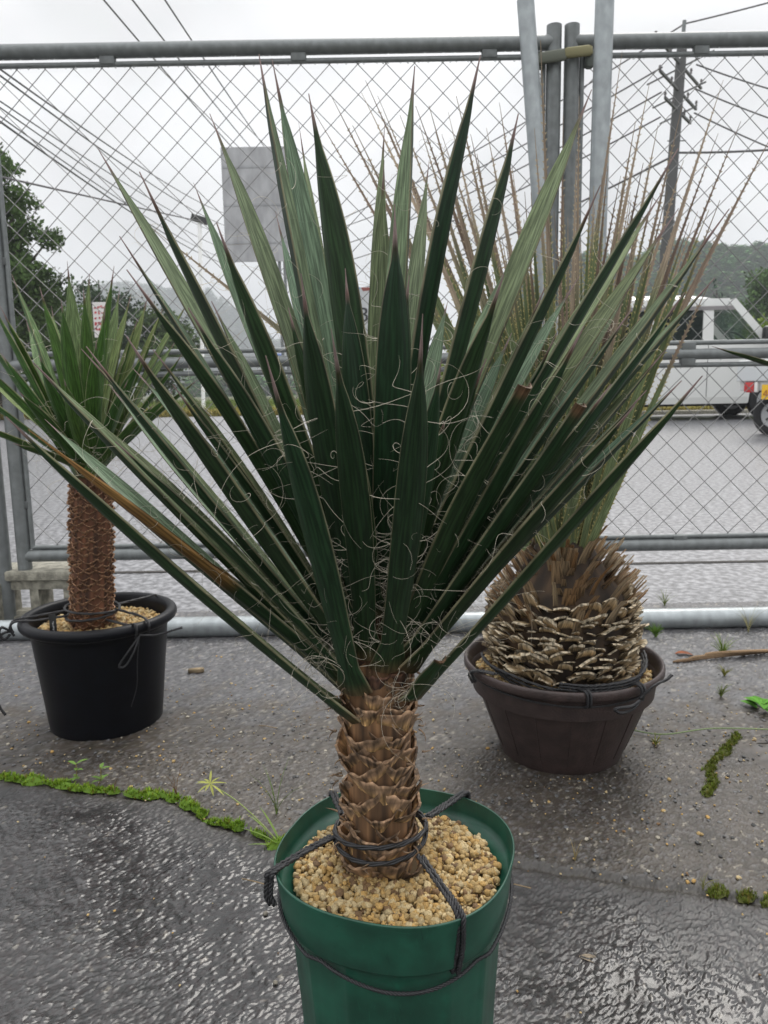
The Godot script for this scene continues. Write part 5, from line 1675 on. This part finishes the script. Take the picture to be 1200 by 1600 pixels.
func blob_ball(rx: float, ry: float, y: float, r: float, n: int) -> Array:
	var o := []
	for i in n:
		var d := Vector3(rng.randfn(), rng.randfn(), rng.randfn()).normalized() * pow(rng.randf(), 0.33)
		o.append([d.x * rx, y + d.y * ry, d.z * rx, r * between(0.7, 1.25)])
	return o

func hill(called: String, label: String, z: float, depth: float, x0: float, x1: float, ridge: Callable, col: Color, trees: int, tree_h: float, tint: Color) -> void:
	var mb := MB.new()
	var nx := 60
	var nz := 14
	for j in nz:
		var t := float(j) / (nz - 1)
		for i in nx:
			var x := lerpf(x0, x1, float(i) / (nx - 1))
			var y: float = ridge.call(x) * ss(0.0, 1.0, t) + 0.8 * n_soft.get_noise_2d(x * 2.0, t * 60.0) * t
			mb.p(Vector3(x, y - 1.0, z - depth * t), col, Vector2(x, t))
	mb.grid(nz, nx, 0)
	alone(called, mb.mesh(M.earth), label, "", Vector3.ZERO, "", "structure")
	var where: Array[Transform3D] = []
	var tints := PackedColorArray()
	for i in trees:
		var t := 1.0 - pow(rng.randf(), 1.3)
		var x := between(x0, x1)
		var y: float = ridge.call(x) * ss(0.0, 1.0, t) - 1.0
		var s := tree_h * between(0.6, 1.3)
		where.append(Transform3D(Basis(Vector3.UP, rng.randf() * TAU).scaled(Vector3(s * between(0.8, 1.3), s, s)), Vector3(x, y, z - depth * t)))
		tints.append(tint.lerp(Color(0.13, 0.18, 0.05), 0.6 * rng.randf()) * between(0.7, 1.3))
	var crown := MB.new()
	var r := RandomNumberGenerator.new()
	r.seed = 8
	for i in 150:
		var y := pow(r.randf(), 0.8)
		var a := r.randf() * TAU
		var rad := 0.30 * (1.0 - y) + 0.03
		var c := Vector3(cos(a) * rad, y, sin(a) * rad) * r.randf_range(0.8, 1.1)
		var d := Vector3(cos(a), r.randf_range(-0.6, 0.3), sin(a)).normalized() * 0.16
		var s := Vector3(-sin(a), r.randf_range(-0.3, 0.3), cos(a)) * 0.07
		var k := grey(r.randf_range(0.7, 1.25))
		var q := crown.p(c - d * 0.3, k)
		crown.p(c + d * 0.4 + s, k); crown.p(c + d, k); crown.p(c + d * 0.4 - s, k)
		crown.quad(q, q + 1, q + 2, q + 3)
	var o := scatter(self, "forest", crown.mesh(M.foliage), where, tints)
	tag(o, "wooded slope of trees covering the " + label, "", "", "stuff")

func beyond() -> void:
	# grass verge behind the car park
	var g := Node3D.new()
	g.name = "grass_verge"
	add_child(g)
	tag(g, "yellowing grass verge along the far side of the car park", "grass", "", "stuff")
	for k in 2:
		var where: Array[Transform3D] = []
		var tints := PackedColorArray()
		for i in 9000:
			var x := between(-14, 14)
			var z := -13.6 - 12.0 * pow(rng.randf(), 1.6) if k == 0 else between(-17.0, -40.0)
			if k == 0 and z > -16.9 and x < 1.0:
				z = -16.8 - rng.randf() * 1.6
			if k == 1:
				x *= 1.8
			var s := between(0.6, 1.5)
			where.append(Transform3D(Basis(Vector3.UP, rng.randf() * TAU).scaled(Vector3(s, s * (1.0 if k == 1 else 0.8), s)), Vector3(x, 0.29, z)))
			var c := Color(0.33, 0.27, 0.08).lerp(Color(0.14, 0.20, 0.05), ss(-17.0, -21.0, z) * 0.8 + 0.3 * rng.randf())
			tints.append(c * between(0.7, 1.3))
		scatter(g, "grass_tufts", tuft_mesh(9, 0.20, 0.009, 0.16, 30 + k), where, tints)
	# pale kerb line of the road on the left, a low barrier
	var kb := MB.new()
	kb.slab(Vector3(0, 0.05, 0), Vector3(30, 0.14, 0.2), 0.02, grey(1.2))
	alone("kerb", kb.mesh(M.concrete), "pale concrete kerb along the far verge", "", Vector3(-5, 0.27, -22.5), "", "structure")
	var kb2 := MB.new()
	kb2.slab(Vector3(0, 0.05, 0), Vector3(14, 0.14, 0.2), 0.02, grey(1.2))
	alone("kerb", kb2.mesh(M.concrete), "pale concrete kerb behind the parked van", "", Vector3(8, 0.25, -13.4), "", "structure")
	# trees at the left
	tree("broadleaf_tree", "tall loose broadleaf tree at the left edge, its twigs against the sky", "tree", Vector3(-8.1, 0.3, -16.0), 6.2, [[0.2, 5.2, 0, 0.55], [0.75, 4.8, 0.3, 0.45], [0.45, 4.35, -0.2, 0.5], [1.05, 4.3, 0.1, 0.38], [0.0, 4.5, 0.4, 0.6], [-0.5, 5.0, 0.2, 0.6], [1.15, 3.75, 0.1, 0.30], [1.55, 3.62, 0.0, 0.28], [0.6, 3.7, -0.2, 0.5], [-0.8, 4.0, 0, 0.8], [0.1, 3.5, 0.3, 0.6], [0.5, 3.2, 0, 0.6], [0.9, 2.9, 0.2, 0.6], [1.3, 2.6, 0, 0.6], [0.3, 2.5, 0.2, 0.8]], 430, 0.085, Color(0.075, 0.125, 0.04))
	tree("broadleaf_tree", "dense dark green tree below the loose tree at the left edge", "tree", Vector3(-8.6, 0.3, -17.5), 4.6, blob_ball(1.2, 1.4, 2.2, 0.8, 16), 170, 0.11, Color(0.11, 0.175, 0.06))
	tree("broadleaf_tree", "rounded tree behind the left yucca, right of the dense dark tree", "tree", Vector3(-9.2, 0.3, -22.0), 4.2, blob_ball(1.1, 1.3, 2.0, 0.8, 14), 150, 0.12, Color(0.09, 0.145, 0.05))
	tree("broadleaf_tree", "dark upright tree behind the red-lettered notice", "tree", Vector3(-9.9, 0.3, -28.0), 5.0, blob_ball(1.0, 1.9, 2.6, 0.7, 16), 140, 0.13, Color(0.055, 0.09, 0.045))
	tree("broadleaf_tree", "low pale green tree at the right end of the left tree row", "tree", Vector3(-8.9, 0.3, -31.0), 4.0, blob_ball(1.3, 1.3, 2.2, 0.8, 14), 130, 0.14, Color(0.085, 0.13, 0.045))
	# right: field hedge and trees behind the van
	for s in [[7.0, -17.5, 1.0, "low bright bush directly behind the van's windscreen"], [9.2, -18.0, 1.35, "bright yellow-green bush at the right edge behind the pickup"], [4.6, -17.6, 0.9, "bright bush seen through the van's rear window"], [2.6, -18.2, 0.85, "bright bush behind the brown-tipped plant's leaves"], [11.4, -18.5, 1.4, "bright bush outermost at the right behind the pickup"]]:
		tree("field_bush", s[3], "bush", Vector3(s[0], 0.3, s[1]), s[2], blob_ball(1.35, s[2] * 0.5, s[2] * 0.75, 0.55, 12), 260, 0.10, Color(0.17, 0.235, 0.05), "bright bushes behind the van", false)
	tree("broadleaf_tree", "round dark green tree above the van's windscreen at the right edge", "tree", Vector3(19.6, 0.3, -40.0), 6.2, blob_ball(1.35, 1.6, 4.2, 0.9, 18), 90, 0.20, Color(0.085, 0.15, 0.045))
	conifer("small dark conifer left of the round tree, above the van's roof", Vector3(17.0, 0.3, -40.0), 5.6, 1.1, Color(0.03, 0.06, 0.035), 0.2, 110)
	# hills
	hill("hill", "wooded hill behind the van at the right", -110.0, 70.0, -30.0, 150.0, func(x: float) -> float: return 27.5 * ss(8.0, 42.0, x) * (1.0 + 0.05 * sin(x * 0.11) + 0.03 * sin(x * 0.31)), Color(0.06, 0.08, 0.035), 5200, 3.6, Color(0.08, 0.21, 0.065))
	hill("mountain", "hazy blue mountain far behind the left leaves", -420.0, 160.0, -420.0, 90.0, func(x: float) -> float: return 62.0 * ss(-10.0, -150.0, x) * (1.0 + 0.08 * sin(x * 0.03) + 0.05 * sin(x * 0.09)) + 6.0, Color(0.05, 0.07, 0.035), 3200, 8.0, Color(0.06, 0.13, 0.06))

func edge_leaf() -> void:
	var base := Vector3(1.0, 0.62, -1.50)
	var root := thing("yucca_plant", "single green leaf tip of another yucca poking in from the right edge", "yucca", base)
	var mb := MB.new()
	leaf_mesh(mb, Vector3(-0.094, 0.158, 0), Vector3(-0.388, 0.25, 0.05), Vector3(0.006, 0.158, 0), 0.022, 0, Color(0.05, 0.095, 0.03), Color(0.16, 0.21, 0.08), 0.02)
	part(root, "leaf", mb.mesh(M.leaf))

# ---------------------------------------------------------------- main
func _ready() -> void:
	rng.seed = 7
	var cam := Camera3D.new()
	cam.name = "camera"
	add_child(cam)
	cam.rotation_order = EULER_ORDER_YXZ
	cam.position = Vector3(0, 0.8, 0)
	cam.rotation_degrees = Vector3(-9.0, 0.0, -1.0)
	cam.fov = 67.33
	cam.near = 0.05
	cam.far = 3000.0
	var lens := CameraAttributesPhysical.new()
	lens.frustum_focal_length = 18.015
	lens.frustum_focus_distance = 0.78
	lens.frustum_near = 0.05
	lens.frustum_far = 3000.0
	lens.exposure_aperture = 12.0
	cam.attributes = lens
	var env := Environment.new()
	var sky := Sky.new()
	var sm := PanoramaSkyMaterial.new()
	sm.panorama = sky_picture()
	sm.energy_multiplier = 2.3
	sky.sky_material = sm
	env.background_mode = Environment.BG_SKY
	env.sky = sky
	env.background_energy_multiplier = 1.0
	env.tonemap_mode = Environment.TONE_MAPPER_LINEAR
	env.tonemap_exposure = 1.5
	env.fog_enabled = true
	env.fog_density = 0.0014
	env.fog_light_color = Color(0.93, 0.95, 0.97)
	env.sdfgi_enabled = true
	env.ssao_enabled = true
	env.ssil_enabled = true
	var we := WorldEnvironment.new()
	we.name = "world_environment"
	we.environment = env
	add_child(we)
	var sun := DirectionalLight3D.new()
	sun.name = "sun"
	sun.light_energy = 0.48
	sun.light_angular_distance = 30.0
	sun.light_color = Color(1.0, 0.98, 0.95)
	sun.shadow_enabled = true
	sun.rotation_degrees = Vector3(-52, 160, 0)
	add_child(sun)

	n_stone.noise_type = FastNoiseLite.TYPE_CELLULAR
	n_stone.cellular_return_type = FastNoiseLite.RETURN_DISTANCE2_SUB
	n_stone.cellular_distance_function = FastNoiseLite.DISTANCE_EUCLIDEAN
	n_stone.frequency = 0.17
	n_stone.fractal_type = FastNoiseLite.FRACTAL_NONE
	n_stone.seed = 4
	n_tone.noise_type = FastNoiseLite.TYPE_CELLULAR
	n_tone.cellular_return_type = FastNoiseLite.RETURN_CELL_VALUE
	n_tone.frequency = 0.17
	n_tone.fractal_type = FastNoiseLite.FRACTAL_NONE
	n_tone.seed = 4
	n_soft.noise_type = FastNoiseLite.TYPE_SIMPLEX_SMOOTH
	n_soft.frequency = 0.02
	n_soft.fractal_octaves = 3
	n_soft.seed = 12
	n_fine.noise_type = FastNoiseLite.TYPE_SIMPLEX
	n_fine.frequency = 0.1
	n_fine.fractal_octaves = 2
	n_fine.seed = 31
	materials()
	ground()
	beyond()
	signs()
	utility()
	van()
	truck()
	gate()
	blocks()
	back_pots()
	left_yucca()
	sword_plant()
	green_pot()
	front_yucca()
	edge_leaf()
	small_plants()
